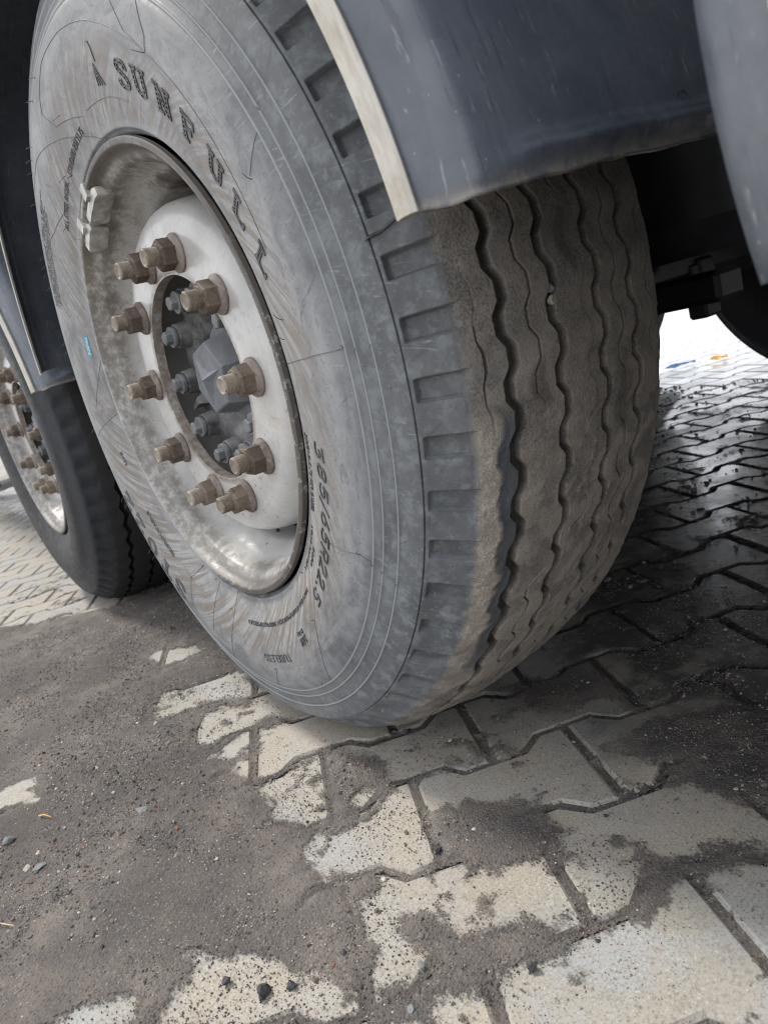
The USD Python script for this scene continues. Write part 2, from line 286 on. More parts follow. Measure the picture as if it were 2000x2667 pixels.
def m_dirt(name, film=False):
    g = G(); p = g.pos(); x, y, z = g.xyz(p)
    n0 = g.noise(p, 4.0, 5.0, 0.6); n1 = g.noise(p, 22.0, 5.0, 0.6); n2 = g.noise(p, 260.0, 4.0, 0.8); c1 = g.vor(p, 400.0, 'color')
    bw = g.add('rgb_to_bw', 'val', color=c1)
    col = g.mix(g.rng(n0, 0.35, 0.65), (0.092, 0.080, 0.074), (0.190, 0.166, 0.147))
    col = g.mix(g.rng(n1, 0.38, 0.62, 0.0, 0.6), col, (0.098, 0.092, 0.091))
    col = g.mix(g.rng(n2, 0.44, 0.30, 0.0, 0.8), col, (0.055, 0.05, 0.048))
    col = g.mix(g.rng(n2, 0.55, 0.70, 0.0, 0.6), col, (0.28, 0.255, 0.23))
    sp = g.math('multiply', g.rng(bw, 0.70, 0.78), g.rng(g.vor(p, 400.0), 0.42, 0.30))
    col = g.mix(g.math('multiply', g.math('multiply', sp, 0.7), g.rng(g.noise(p, 14.0, 4.0, 0.6), 0.45, 0.62, 0.12, 1.0)), col, (0.40, 0.38, 0.35))
    sd = g.math('multiply', g.rng(bw, 0.28, 0.20), g.rng(g.vor(p, 400.0), 0.48, 0.34))
    col = g.mix(g.math('multiply', sd, 0.8), col, (0.04, 0.04, 0.042))
    damp_shade = g.math('multiply', g.rng(g.math('add', y, g.math('multiply', g.math('subtract', n1, 0.5), 0.5)), -0.08, 0.28), g.rng(x, 1.2, -0.2, 1.0, 0.9))  # wet dirt; shade under the trailer painted in as near-black
    col = g.mix(g.math('multiply', damp_shade, 0.8), col, (0.022, 0.021, 0.020)); col = g.mix(g.rng(y, 1.4, 2.0, 0.0, 0.85), col, (0.37, 0.365, 0.36))  # daylight glare at the far end painted as a pale tone
    h = g.math('add', g.math('multiply', n2, 1.0), g.math('multiply', g.vor(p, 400.0), -0.8))
    kw = {}
    if film:
        f = g.add('attribute', 'fac', attribute='film'); e = g.noise(p, 330.0, 3.0, 0.7); e2 = g.noise(p, 70.0, 4.0, 0.65)
        kw['alpha'] = g.rng(g.math('add', f, g.math('add', g.math('multiply', g.math('subtract', e, 0.5), 1.5), g.math('multiply', g.math('subtract', e2, 0.5), 0.9))), 0.50, 0.80)
    return g.make(name, g.pr(base_color=col, roughness=g.add('mix_float', 'result', fac=damp_shade, a=0.92, b=0.55), specular_ior_level=0.3, normal=g.bump(h, 0.9, 0.0016), **kw))
def m_stone(name, c, var=0.35):
    g = G(); p = g.pos(); oi = g.add('object_info', 'random'); n = g.noise(p, 350.0, 3.0, 0.65)
    col = g.mix(oi, tuple(v * (1 - var) for v in c), tuple(min(1, v * (1 + var)) for v in c))
    col = g.mix(g.rng(n, 0.4, 0.7, 0.0, 0.5), col, tuple(min(1, v * 1.7 + 0.03) for v in c))
    return g.make(name, g.pr(base_color=col, roughness=0.8, specular_ior_level=0.35, normal=g.bump(n, 0.4, 0.0006)))
def m_ground(name):
    g = G(); p = g.pos(); n = g.noise(p, 5.0, 6.0, 0.65); n2 = g.noise(p, 60.0, 4.0, 0.6)
    col = g.mix(g.rng(n, 0.35, 0.65), (0.16, 0.145, 0.13), (0.36, 0.34, 0.31)); col = g.mix(g.rng(n2, 0.5, 0.7, 0, 0.5), col, (0.10, 0.095, 0.09))
    return g.make(name, g.pr(base_color=col, roughness=0.9, normal=g.bump(n2, 0.4, 0.003)))

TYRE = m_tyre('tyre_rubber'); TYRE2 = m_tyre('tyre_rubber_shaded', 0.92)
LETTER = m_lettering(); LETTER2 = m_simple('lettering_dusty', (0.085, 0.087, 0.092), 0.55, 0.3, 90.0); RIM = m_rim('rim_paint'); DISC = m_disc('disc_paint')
NUT = m_rust('rusty_nut', (0.095, 0.075, 0.06), (0.185, 0.15, 0.12), (0.27, 0.145, 0.07))
STUD = m_rust('rusty_stud', (0.20, 0.17, 0.135), (0.32, 0.28, 0.23), (0.25, 0.15, 0.09))
WASH = m_rust('rusty_washer', (0.15, 0.12, 0.105), (0.25, 0.21, 0.19), (0.33, 0.29, 0.26))
HUB = m_hub('hub_casting'); CAP = m_hub('hub_cap_plastic', (0.13, 0.14, 0.155), (0.24, 0.25, 0.265)); HBOLT = m_hub('hub_bolt_steel', (0.10, 0.108, 0.118), (0.27, 0.272, 0.275))
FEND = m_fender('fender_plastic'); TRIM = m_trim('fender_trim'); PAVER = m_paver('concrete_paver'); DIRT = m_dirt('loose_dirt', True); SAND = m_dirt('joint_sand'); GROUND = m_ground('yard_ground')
LEAD = m_simple('balance_lead', (0.42, 0.41, 0.38), 0.4, 0.35, 60.0, 0.35, 0.35, 160.0)
BLACKSTEEL = m_simple('black_steel', (0.012, 0.013, 0.016), 0.5, 0.4, 20.0)
BLUE = m_simple('blue_label', (0.05, 0.23, 0.33), 0.4, 0.15); WHITE = m_simple('white_print', (0.55, 0.62, 0.66), 0.5, 0.1)
DIRTCLOD = m_stone('dark_clod', (0.055, 0.055, 0.057)); 

# ================================================================== ground, paving
g0 = np.array([[-150, -150, -0.03], [150, -150, -0.03], [150, 150, -0.03], [-150, 150, -0.03]], float)
cd(obj('ground', (g0, np.array([[0, 1, 2, 3]])), GROUND, smooth=False), kind='structure', label='bare yard ground under the paving reaching the horizon', category='ground')

UD = np.array([math.cos(math.radians(63.5)), math.sin(math.radians(63.5))]); VD = np.array([UD[1], -UD[0]])
PL, PW = 0.198, 0.1315
def row_v(k): return 0.38 + PW * k                 # centre lines; row 0 lies between two measured joint lines
def row_u(k): return 0.091 + (0.5 * PL if (k % 2) else 0.0)
def paver_outline(shrink, ch=0.0):
    a, b, hw, hn = PL / 2, 0.0495, PW / 2 + 0.0125, PW / 2 - 0.0125
    o = Polygon([(-a, -hw), (-b - 0.0125, -hw), (-b + 0.0125, -hn), (b - 0.0125, -hn), (b + 0.0125, -hw), (a, -hw), (a, hw), (b + 0.0125, hw), (b - 0.0125, hn), (-b + 0.0125, hn), (-b - 0.0125, hw), (-a, hw)])
    return np.array(o.buffer(-shrink - ch, join_style=2).exterior.coords)[:-1]
def paver_mesh(r):
    o1 = paver_outline(0.0042); o0 = paver_outline(0.0042, 0.0035)
    n = len(o1)
    if len(o0) != n: o0 = o1 * 0.97
    j = r.normal(0, 0.0007, (n, 2))
    top = np.c_[o0 + j + r.normal(0, 0.0005, (n, 2)), np.full(n, 0.0)]; mid = np.c_[o1 + j, np.full(n, -0.0035) + r.normal(0, 0.0006, n)]; bot = np.c_[o1, np.full(n, -0.055)]
    v = np.vstack([top, mid, bot]); k = np.arange(n); k2 = (k + 1) % n
    f = []
    for a in (0, n): f += [np.stack([a + k2, a + k, a + n + k], 1), np.stack([a + k2, a + n + k, a + n + k2], 1)]
    import mapbox_earcut as me
    t = me.triangulate_float64(np.ascontiguousarray(top[:, :2]), np.array([n], np.uint32)).reshape(-1, 3)
    m = trimesh.Trimesh(v, np.vstack(f + [t]), process=False)
    m.fix_normals()
    if m.face_normals[-1][2] < 0: m.invert()
    return m
pavement = cd(xform('pavement'), kind='structure', label='yard paved with interlocking pale concrete blocks', category='paving')
CAMXY = np.array([0.9466, -0.5155])
cells = []
for k in range(-75, 8):
    for i in range(-60, 75):
        c = UD * (row_u(k) + PL * i) + VD * row_v(k)
        if -9.0 < c[0] < 1.3 and -1.3 < c[1] < 7.5:
            d = c - CAMXY; fw = np.array([-0.838, 0.546]); sd_ = np.array([0.546, 0.838])
            along, across = d @ fw, d @ sd_
            if along > -0.55 and abs(across) < 0.75 * max(along, 0) + 0.75: cells.append((np.hypot(*d), c, k, i))
cells.sort(key=lambda q: q[0])
far = []
for n, (d, c, k, i) in enumerate(cells):
    r = np.random.default_rng(1000 + n)
    if d > 9: continue
    m = paver_mesh(r); tz = r.normal(0, 0.0007); tilt = r.normal(0, 0.004, 2)
    v = m.vertices.copy(); z = v[:, 2] + v[:, 0] * tilt[0] + v[:, 1] * tilt[1] + tz
    # depress slightly under the tyre so nothing crosses the tread
    xy = c + v[:, :1] * UD + v[:, 1:2] * VD
    m.vertices = np.c_[xy, z]; m.fix_normals()
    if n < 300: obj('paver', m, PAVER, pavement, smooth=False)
    else: far.append(m)
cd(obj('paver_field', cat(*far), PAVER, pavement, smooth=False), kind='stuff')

EXPOSED=[[[0.289, -0.443], [0.315, -0.425], [0.364, -0.389], [0.422, -0.368], [0.464, -0.356], [0.485, -0.366], [0.338, -0.502], [0.323, -0.484], [0.315, -0.451]], [[0.256, -0.573], [0.261, -0.536], [0.283, -0.502], [0.311, -0.499], [0.324, -0.514]], [[0.333, -0.386], [0.346, -0.374], [0.354, -0.384], [0.34, -0.392]], [[0.252, -0.297], [0.246, -0.266], [0.261, -0.242], [0.257, -0.202], [0.267, -0.171], [0.375, -0.253], [0.344, -0.279], [0.312, -0.299], [0.272, -0.308]], [[0.097, -0.281], [0.103, -0.227], [0.121, -0.181], [0.246, -0.243], [0.23, -0.272], [0.2, -0.274], [0.177, -0.294], [0.15, -0.273]], [[-0.047, -0.202], [-0.009, -0.16], [0.099, -0.152], [0.098, -0.224], [0.084, -0.267]], [[-0.047, -0.292], [-0.051, -0.252], [-0.052, -0.212], [0.06, -0.262], [0.028, -0.28], [-0.015, -0.275]], [[-0.099, -0.28], [-0.193, -0.232], [-0.109, -0.141], [-0.05, -0.147], [-0.068, -0.2], [-0.078, -0.248], [-0.06, -0.271]], [[-0.262, -0.301], [-0.365, -0.256], [-0.283, -0.134], [-0.189, -0.141], [-0.161, -0.159], [-0.208, -0.2], [-0.231, -0.268]], [[-0.295, -0.56], [-0.302, -0.539], [-0.289, -0.477], [-0.203, -0.5], [-0.223, -0.549], [-0.239, -0.566]], [[-0.594, -0.21], [-0.576, -0.158], [-0.466, -0.11], [-0.448, -0.143], [-0.478, -0.198]], [[0.247, -0.233], [0.222, -0.21], [0.234, -0.161], [0.271, -0.188], [0.258, -0.22]], [[0.374, -0.291], [0.38, -0.257], [0.486, -0.338], [0.467, -0.348], [0.439, -0.318], [0.404, -0.309]], [[0.149, -0.098], [0.119, -0.032], [0.133, 0.148], [-0.139, 0.822], [-0.746, 2.146], [-1.017, 3.361], [-0.162, 2.447], [0.797, -0.17], [0.551, -0.396], [0.395, -0.281], [0.348, -0.254], [0.31, -0.212]], [[-7.911, 0.346], [-3.624, 0.221], [-1.829, -0.016], [-1.266, -0.05], [-1.15, -0.173], [-1.239, -0.282], [-1.456, -0.419]]]
COVERED=[[[0.337, -0.168], [0.371, -0.131], [0.412, -0.1], [0.44, -0.098], [0.474, -0.112], [0.486, -0.134], [0.47, -0.157], [0.455, -0.187], [0.412, -0.203], [0.409, -0.216], [0.385, -0.202]], [[0.414, -0.277], [0.453, -0.27], [0.485, -0.261], [0.504, -0.236], [0.525, -0.211], [0.553, -0.207], [0.574, -0.173], [0.585, -0.143], [0.595, -0.153], [0.571, -0.203], [0.549, -0.238], [0.539, -0.255], [0.549, -0.284], [0.521, -0.302], [0.525, -0.331], [0.502, -0.36], [0.464, -0.342], [0.489, -0.308], [0.476, -0.289], [0.433, -0.292]], [[0.446, 0.098], [0.487, 0.148], [0.534, 0.184], [0.573, 0.204], [0.653, 0.019], [0.582, 0.013], [0.557, 0.016], [0.522, 0.011], [0.498, 0.032], [0.445, 0.019], [0.428, 0.02]], [[0.572, -0.121], [0.576, -0.094], [0.597, -0.055], [0.606, -0.039], [0.658, -0.012], [0.664, -0.027], [0.617, -0.071], [0.604, -0.084], [0.592, -0.102], [0.597, -0.134], [0.588, -0.144]], [[0.235, 0.073], [0.292, 0.176], [0.336, 0.149], [0.397, 0.123], [0.359, 0.103], [0.338, 0.068], [0.291, 0.049], [0.252, 0.055]]]
EXP = unary_union([Polygon(p).buffer(0) for p in EXPOSED]).difference(unary_union([Polygon(p).buffer(0) for p in COVERED]))
EXPB = EXP.boundary; shapely.prepare(EXP); shapely.prepare(EXPB)
def cover(x, y):
    """dirt depth in the dirt field: > 0 where the loose dirt hides the blocks"""
    pt = shapely.points(x, y); d = shapely.distance(pt, EXPB); d = np.where(shapely.contains(EXP, pt), -d, d)
    P3 = np.stack([x, y, np.zeros_like(x)], -1)
    n1 = fbm(P3 * 22, 4, 3) - 0.5; n2 = fbm(P3 * 90, 3, 5) - 0.5; n3 = fbm(P3 * 6, 3, 9) - 0.5
    c = sstep(-0.012, 0.026, d + n1 * 0.030 + n2 * 0.014); cover.film = np.maximum(sstep(-0.030, 0.020, d + n1 * 0.034 + n2 * 0.016), sstep(0.09, 0.25, n1 + 0.7 * n2 + 0.2 * n3) * 0.66)
    n4 = fbm(P3 * 300, 2, 15) - 0.5
    wet = sstep(0.10, 0.45, y + 0.10 * n3)                       # more caked dirt in the lee of the trailer
    patch = sstep(0.17 - 0.16 * wet, 0.27 - 0.12 * wet, n1 + 0.7 * n2 + 0.2 * n3) * 0.60
    cover.film = np.maximum(cover.film, 0.34 * wet)
    c = np.maximum(c, patch)
    lump = np.maximum(fbm(P3 * 130, 2, 77) - 0.52, 0) * 0.010 * sstep(0.45, 0.6, fbm(P3 * 7, 2, 78))
    h = -0.0036 + c * lump + c * (0.0072 + 0.010 * n3 + 0.004 * n1) + (0.0016 * n2 + 0.0022 * n4) * (0.5 + 0.7 * c)
    h = h + 0.0014 * sstep(0.3, 0.8, y) * (c < 0.5)
    return h, c
def in_paver(x, y):
    u = x * UD[0] + y * UD[1]; v = x * VD[0] + y * VD[1]
    out = np.zeros(np.shape(x), bool); kk = np.round((v - 0.38) / PW).astype(int)
    for dk in (-1, 0, 1):
        k = kk + dk; lu = np.mod(u - 0.091 - 0.5 * PL * (np.mod(k, 2)) + PL / 2, PL) - PL / 2; lv = np.abs(v - (0.38 + PW * k))
        hw = PW / 2 + np.clip((np.abs(lu) - 0.0495), -0.0125, 0.0125) - 0.0042
        out |= (np.abs(lu) < PL / 2 - 0.0042) & (lv < hw)
    return out
def dirt_sheet(xa, xb, ya, yb, st):
    xs, ys = np.arange(xa, xb, st), np.arange(ya, yb, st); X, Y = np.meshgrid(xs, ys, indexing='ij'); x, y = X.ravel(), Y.ravel()
    h, c = cover(x, y); film = cover.film; h = h + (fbm(np.stack([x, y, 0 * x], -1) * 260, 2, 21) - 0.5) * 0.0016
    for cx in (0.0, -1.279, 1.35):              # the rolled strip under the tyres stays below the tread
        w = sstep(0.20, 0.13, np.abs(x - cx)) * sstep(-0.18, -0.14, y) * sstep(0.20, 0.16, y); h = h * (1 - w) + np.minimum(h, -0.002) * w; film = film * (1 - w)
    ip = in_paver(x, y); thin = ip & (film > 0.06)
    h = np.where(thin, np.maximum(h, 0.0013 + 0.0012 * film), h); al = np.where(ip, np.where(h > 0.0030, 1.0, film), 1.0)
    m = tri(np.c_[x, y, h], grid_faces(len(xs), len(ys), False))
    if m.face_normals[0][2] < 0: m.invert()
    return m, al
d1, a1 = dirt_sheet(-1.9, 1.0, -0.85, 0.75, 0.0042); d2, a2 = dirt_sheet(-1.5, 0.75, 0.75, 2.0, 0.010)
dirt = obj('dirt', cat(d1, d2), DIRT, smooth=True); primvar(dirt, 'film', np.r_[a1, a2])
cd(dirt, kind='stuff', label='dark brown gritty dirt spread over the paving and filling its joints', category='dirt')
# bedding sand in the joints farther away
g1 = np.array([[-9.5, -1.6, -0.0030], [1.6, -1.6, -0.0030], [1.6, 8, -0.0030], [-9.5, 8, -0.0030]], float)
obj('joint_filling', (g1, np.array([[0, 1, 2, 3]])), SAND, pavement, smooth=False)

# ------------------------------------------------------------------ gravel
def pebble(seed, sub=1, flat=0.7):
    r = np.random.default_rng(seed); m = trimesh.creation.icosphere(subdivisions=sub)
    v = m.vertices * (1 + 0.35 * (fbm(m.vertices * 1.3 + seed * 7.1, 2, seed)[:, None] - 0.5) * 2)
    for _ in range(9):                                # chipped flat faces
        d = r.normal(size=3); d /= np.linalg.norm(d); t = v @ d; lim = 0.42 + 0.33 * r.random(); v = v - np.outer(np.maximum(t - lim, 0), d)
    v *= np.array([1.0, 0.75 + 0.3 * r.random(), flat * (0.8 + 0.4 * r.random())]); return trimesh.Trimesh(v, m.faces, process=False)
GR = [m_stone('grit_dark', (0.048, 0.048, 0.05)), m_stone('grit_grey', (0.13, 0.13, 0.132)), m_stone('grit_brown', (0.16, 0.13, 0.11)), m_stone('grit_pale', (0.36, 0.33, 0.29)), m_stone('grit_red', (0.20, 0.085, 0.055))]
def scatter(name, n, smin, smax, seed, weights, label, mode, area=(-1.15, 0.93, -0.72, 0.45)):
    r = np.random.default_rng(seed)
    x = r.uniform(area[0], area[1], n * 3); y = r.uniform(area[2], area[3], n * 3)
    h, c = cover(x, y); P3 = np.stack([x, y, 0 * x], -1)
    cl = fbm(P3 * 9, 3, seed); cl2 = fbm(P3 * 45, 2, seed + 1)
    pr = (0.20 + 0.8 * c) * sstep(0.36, 0.62, 0.6 * cl + 0.4 * cl2) if mode == 'fine' else (0.05 + c) * sstep(0.42, 0.66, cl)
    bare = np.maximum((0.55 if mode == 'fine' else 0.16) * sstep(0.47, 0.60, cl) * (c < 0.4), (0.8 if mode == 'fine' else 0.15) * ((c > 0.01) & (c < 0.8)) * sstep(0.35, 0.55, cl2))
    pr = np.maximum(pr, bare) * np.where(np.abs(y + 0.0) < 0.15, np.where(np.abs(x) < 0.2, 0.0, 1.0), 1.0)
    ok = r.random(len(x)) < pr; x, y, h, c = [a[ok][:n] for a in (x, y, h, c)]; m = len(x)
    z = np.maximum(h, np.where(in_paver(x, y), 0.0, -1.0))
    s = smin * (smax / smin) ** (r.random(m) ** 2.2)
    inst = UsdGeom.PointInstancer.Define(stage, path_of(name)); pth = str(inst.GetPath())
    protos = []
    for i in range(len(GR)):
        protos.append(usdkit.mesh(stage, f'{pth}/grain_{i:03d}' if i else f'{pth}/grain', pebble(seed + i, 1), GR[i]).GetPath())
    inst.CreatePrototypesRel().SetTargets(protos)
    w = np.array(weights); ids = r.choice(len(GR), m, p=w / w.sum())
    inst.CreateProtoIndicesAttr(Vt.IntArray.FromNumpy(ids.astype(np.int32)))
    inst.CreatePositionsAttr(Vt.Vec3fArray.FromNumpy(np.stack([x, y, z + s * 0.10], -1).astype(np.float32)))
    inst.CreateScalesAttr(Vt.Vec3fArray.FromNumpy(np.repeat(s[:, None], 3, 1).astype(np.float32) * 0.5))
    a = r.uniform(0, 2 * PI, m); tx = r.normal(0, 0.25, m)
    q = np.stack([np.cos(a / 2), np.sin(tx / 2) * np.cos(a / 2), np.sin(tx / 2) * np.sin(a / 2), np.sin(a / 2)], -1); q /= np.linalg.norm(q, axis=1, keepdims=True)
    inst.CreateOrientationsAttr(Vt.QuathArray([Gf.Quath(float(b[0]), float(b[1]), float(b[2]), float(b[3])) for b in q]))
    cd(inst, kind='stuff', label=label, category='gravel')
scatter('fine_grit', 190000, 0.0009, 0.0031, 11, [0.40, 0.22, 0.22, 0.13, 0.02], 'fine dark and pale grit strewn thickly over dirt and blocks', 'fine')
scatter('gravel', 14000, 0.0020, 0.0072, 31, [0.26, 0.26, 0.40, 0.06, 0.02], 'small dark chippings scattered over dirt and pale blocks', 'coarse')
scatter('oily_crumbs', 5000, 0.003, 0.018, 47, [0.8, 0.1, 0.1, 0.0, 0.0], 'black oily crumbs strewn over the wet paving under the trailer', 'coarse', (-1.0, 0.6, 0.4, 2.1))
def surface_z(x, y):
    h, _ = cover(np.array([x]), np.array([y])); return max(float(h[0]), 0.0 if in_paver(np.array([x]), np.array([y]))[0] else -1)
def stone(name, x, y, size, c, seed, label, catg='stone', flat=0.7, rz=0.0, stretch=1.0, group=None):
    m = pebble(seed, 3, flat); m.vertices *= 1 + (0.5 if c is SD else 0.12) * (fbm(m.vertices * 3.5 + seed, 3, seed)[:, None] - 0.5); m.vertices *= np.array([stretch, 1, 1]) * size * (0.47 if c is SD else 0.36)
    m.apply_transform(trimesh.transformations.rotation_matrix(rz, [0, 0, 1])); m.apply_translation([x, y, surface_z(x, y) - m.vertices[:, 2].min() - size * 0.08])
    cd(obj(name, m, c, smooth=25), label=label, category=catg)
SG = m_stone('blue_grey_stone', (0.15, 0.16, 0.165), 0.15); SP = m_stone('pale_stone', (0.36, 0.33, 0.28), 0.1); SD = m_stone('charcoal_stone', (0.045, 0.046, 0.05), 0.2); SO = m_stone('brick_chip_stone', (0.42, 0.19, 0.10), 0.1)
stone('stone', 0.385, -0.202, 0.013, SD, 101, 'black lump in the joint corner of the bright block before the tyre')
stone('stone', 0.390, -0.410, 0.017, SD, 102, 'largest rough black lump on the sandy block at the bottom', flat=0.9)
stone('stone', 0.404, -0.391, 0.012, SD, 103, 'smooth black pebble just right of the largest black lump', flat=0.9)
stone('stone', 0.352, -0.430, 0.011, SD, 104, 'dark angular pebble on the sandy block, left of its largest lump')
stone('stone', -0.121, -0.550, 0.026, SG, 105, 'wedge of blue grey stone on the dirt at the left edge', rz=0.7, stretch=1.3)
stone('stone', -0.025, -0.541, 0.017, SP, 106, 'cream coloured stone chip lying below the grey sliver on dirt', flat=0.6)
stone('stone', -0.012, -0.531, 0.021, SG, 107, 'flat grey sliver of stone beside the cream chip on dirt', flat=0.4, rz=0.6, stretch=1.5)
stone('stone', -0.005, -0.397, 0.020, SG, 108, 'long thin dark grey splinter alone in the middle of the dirt', flat=0.4, rz=0.5, stretch=1.8)
stone('stone', 0.050, -0.585, 0.018, SG, 109, 'grey slab of stone cut by the left edge above the straw', flat=0.5, rz=0.5, stretch=1.4)
stone('stone', 0.185, -0.369, 0.009, SP, 110, 'small white pebble on the brown dirt left of the blocks', flat=0.6)
stone('stone', 0.000, -0.478, 0.009, SO, 111, 'orange brick crumb on the dirt right of the cream chip')
stone('stone', 0.480, -0.302, 0.010, SG, 112, 'rounded grey pebble in the dark grit between two bottom blocks')
stone('stone', 0.506, -0.333, 0.012, SG, 113, 'light grey pebble on the dark grit heap at the bottom edge')
stone('stone', 0.555, -0.246, 0.014, SD, 114, 'dark chunk in the short joint at the bottom edge')
STRAW = m_simple('dry_straw', (0.52, 0.30, 0.10), 0.7, 0.3, 200.0); STRAW2 = m_simple('pale_straw', (0.55, 0.45, 0.26), 0.7, 0.2, 200.0)
def straw(pts, r, mat, label):
    p = np.array([(x, y, surface_z(x, y) + dz) for x, y, dz in pts]); cd(obj('straw', tube(p, r, 6, 0.5), mat), label=label, category='straw')
straw([(-0.142, -0.506, 0.003), (-0.132, -0.500, 0.006), (-0.118, -0.494, 0.004)], 0.0014, STRAW, 'short orange piece of dry straw lying on the dirt')
straw([(0.045, -0.600, 0.003), (0.062, -0.583, 0.005), (0.078, -0.572, 0.003)], 0.0010, STRAW2, 'pale bent straw at the left edge of the dirt')
def scrap(name, c, x, y, sx, sy, rz, label, catg):
    gx, gy = np.meshgrid(np.linspace(-1, 1, 9), np.linspace(-1, 1, 6), indexing='ij'); n = fbm(np.stack([gx, gy, 0 * gx + x], -1) * 2.2, 3, 4)
    ca, sa = math.cos(rz), math.sin(rz); px, py = gx * sx, gy * sy
    v = np.stack([x + px * ca - py * sa, y + px * sa + py * ca, 0.004 + 0.03 * n], -1).reshape(-1, 3)
    v2 = np.vstack([v, v - [0, 0, 0.0015]]); f = grid_faces(9, 6, False); m = cat(tri(v, f), tri(v - [0, 0, 0.0015], f, True))
    cd(obj(name, m, c), label=label, category=catg)
ORANGE = m_simple('orange_wrapper', (0.85, 0.42, 0.03), 0.5, 0.15); BLUEW = m_simple('blue_wrapper', (0.06, 0.22, 0.50), 0.5, 0.2)
scrap('wrapper', ORANGE, -0.86, 2.60, 0.035, 0.016, 0.9, 'crumpled orange wrapper on the bright paving beyond the trailer', 'litter')
scrap('plastic_strip', BLUEW, -1.02, 2.55, 0.07, 0.012, 1.0, 'blue plastic strip lying beside the orange wrapper', 'litter')

# ================================================================== tyre
PER = 2 * PI / 63; TH0 = math.radians(0.4)
PROF = np.array([(-0.150, 0.2975), (-0.1570, 0.3010), (-0.1605, 0.3045), (-0.1640, 0.3060), (-0.1655, 0.3120), (-0.1695, 0.3220), (-0.1755, 0.3380), (-0.1812, 0.3580), (-0.1848, 0.3780), (-0.1858, 0.3960),
    (-0.1845, 0.4140), (-0.1815, 0.4270), (-0.1780, 0.4343), (-0.1735, 0.4450), (-0.1688, 0.4600), (-0.1645, 0.4740), (-0.1596, 0.4845), (-0.1510, 0.4925), (-0.1415, 0.5020), (-0.1335, 0.5100), (-0.1290, 0.5138), (-0.1220, 0.5170),
    (-0.105, 0.5245), (-0.09, 0.5293), (-0.06, 0.5350), (-0.03, 0.5378), (0.0, 0.5385), (0.03, 0.5378), (0.06, 0.5355), (0.09, 0.5320), (0.105, 0.5295), (0.118, 0.5268), (0.1265, 0.5235), (0.1325, 0.5150), (0.1415, 0.5030), (0.1596, 0.4845),
    (0.1688, 0.4600), (0.1780, 0.4343), (0.1858, 0.3960), (0.1812, 0.3580), (0.1695, 0.3220), (0.1605, 0.3045), (0.150, 0.2975)])
from scipy.interpolate import PchipInterpolator
_sl = np.r_[0, np.cumsum(np.linalg.norm(np.diff(PROF, axis=0), axis=1))]
FY, FR = PchipInterpolator(_sl, PROF[:, 0]), PchipInterpolator(_sl, PROF[:, 1])
_sd = np.linspace(0, _sl[-1], 20001); _yd, _rd = FY(_sd), FR(_sd)
_half = np.argmax(_rd)
def s_of_R(R): return float(np.interp(R, _rd[:_half], _sd[:_half]))
def s_of_y(y):
    w = (_rd > 0.512); return float(np.interp(y, _yd[w], _sd[w]))
def surf(th, s, off=0.0):
    """points on the outside of the tyre, wheel space; s = arc length from the bead"""
    y, R = FY(s), FR(s); dy, dR = FY.derivative()(s), FR.derivative()(s); L = np.hypot(dy, dR); ny, nR = -dR / L, dy / L
    yy, RR = y + off * ny, R + off * nR
    return np.stack([RR * np.cos(th), yy + 0 * th, RR * np.sin(th)], -1)
GROOVES = [(-0.0895, 1), (-0.037, 1), (0.0215, 1), (0.075, 1)]
SIPES = [-0.112, -0.063, -0.0075, 0.048, 0.108]
RIDGES = [s_of_R(0.4343), s_of_R(0.4445), s_of_R(0.4605)]
S_PART = s_of_R(0.4845)
def zig(th):
    t = np.mod((th - TH0) / PER, 1.0); tr = 4 * np.abs(t - 0.5) - 1; return np.clip(tr * 2.6, -1, 1) * 0.0045
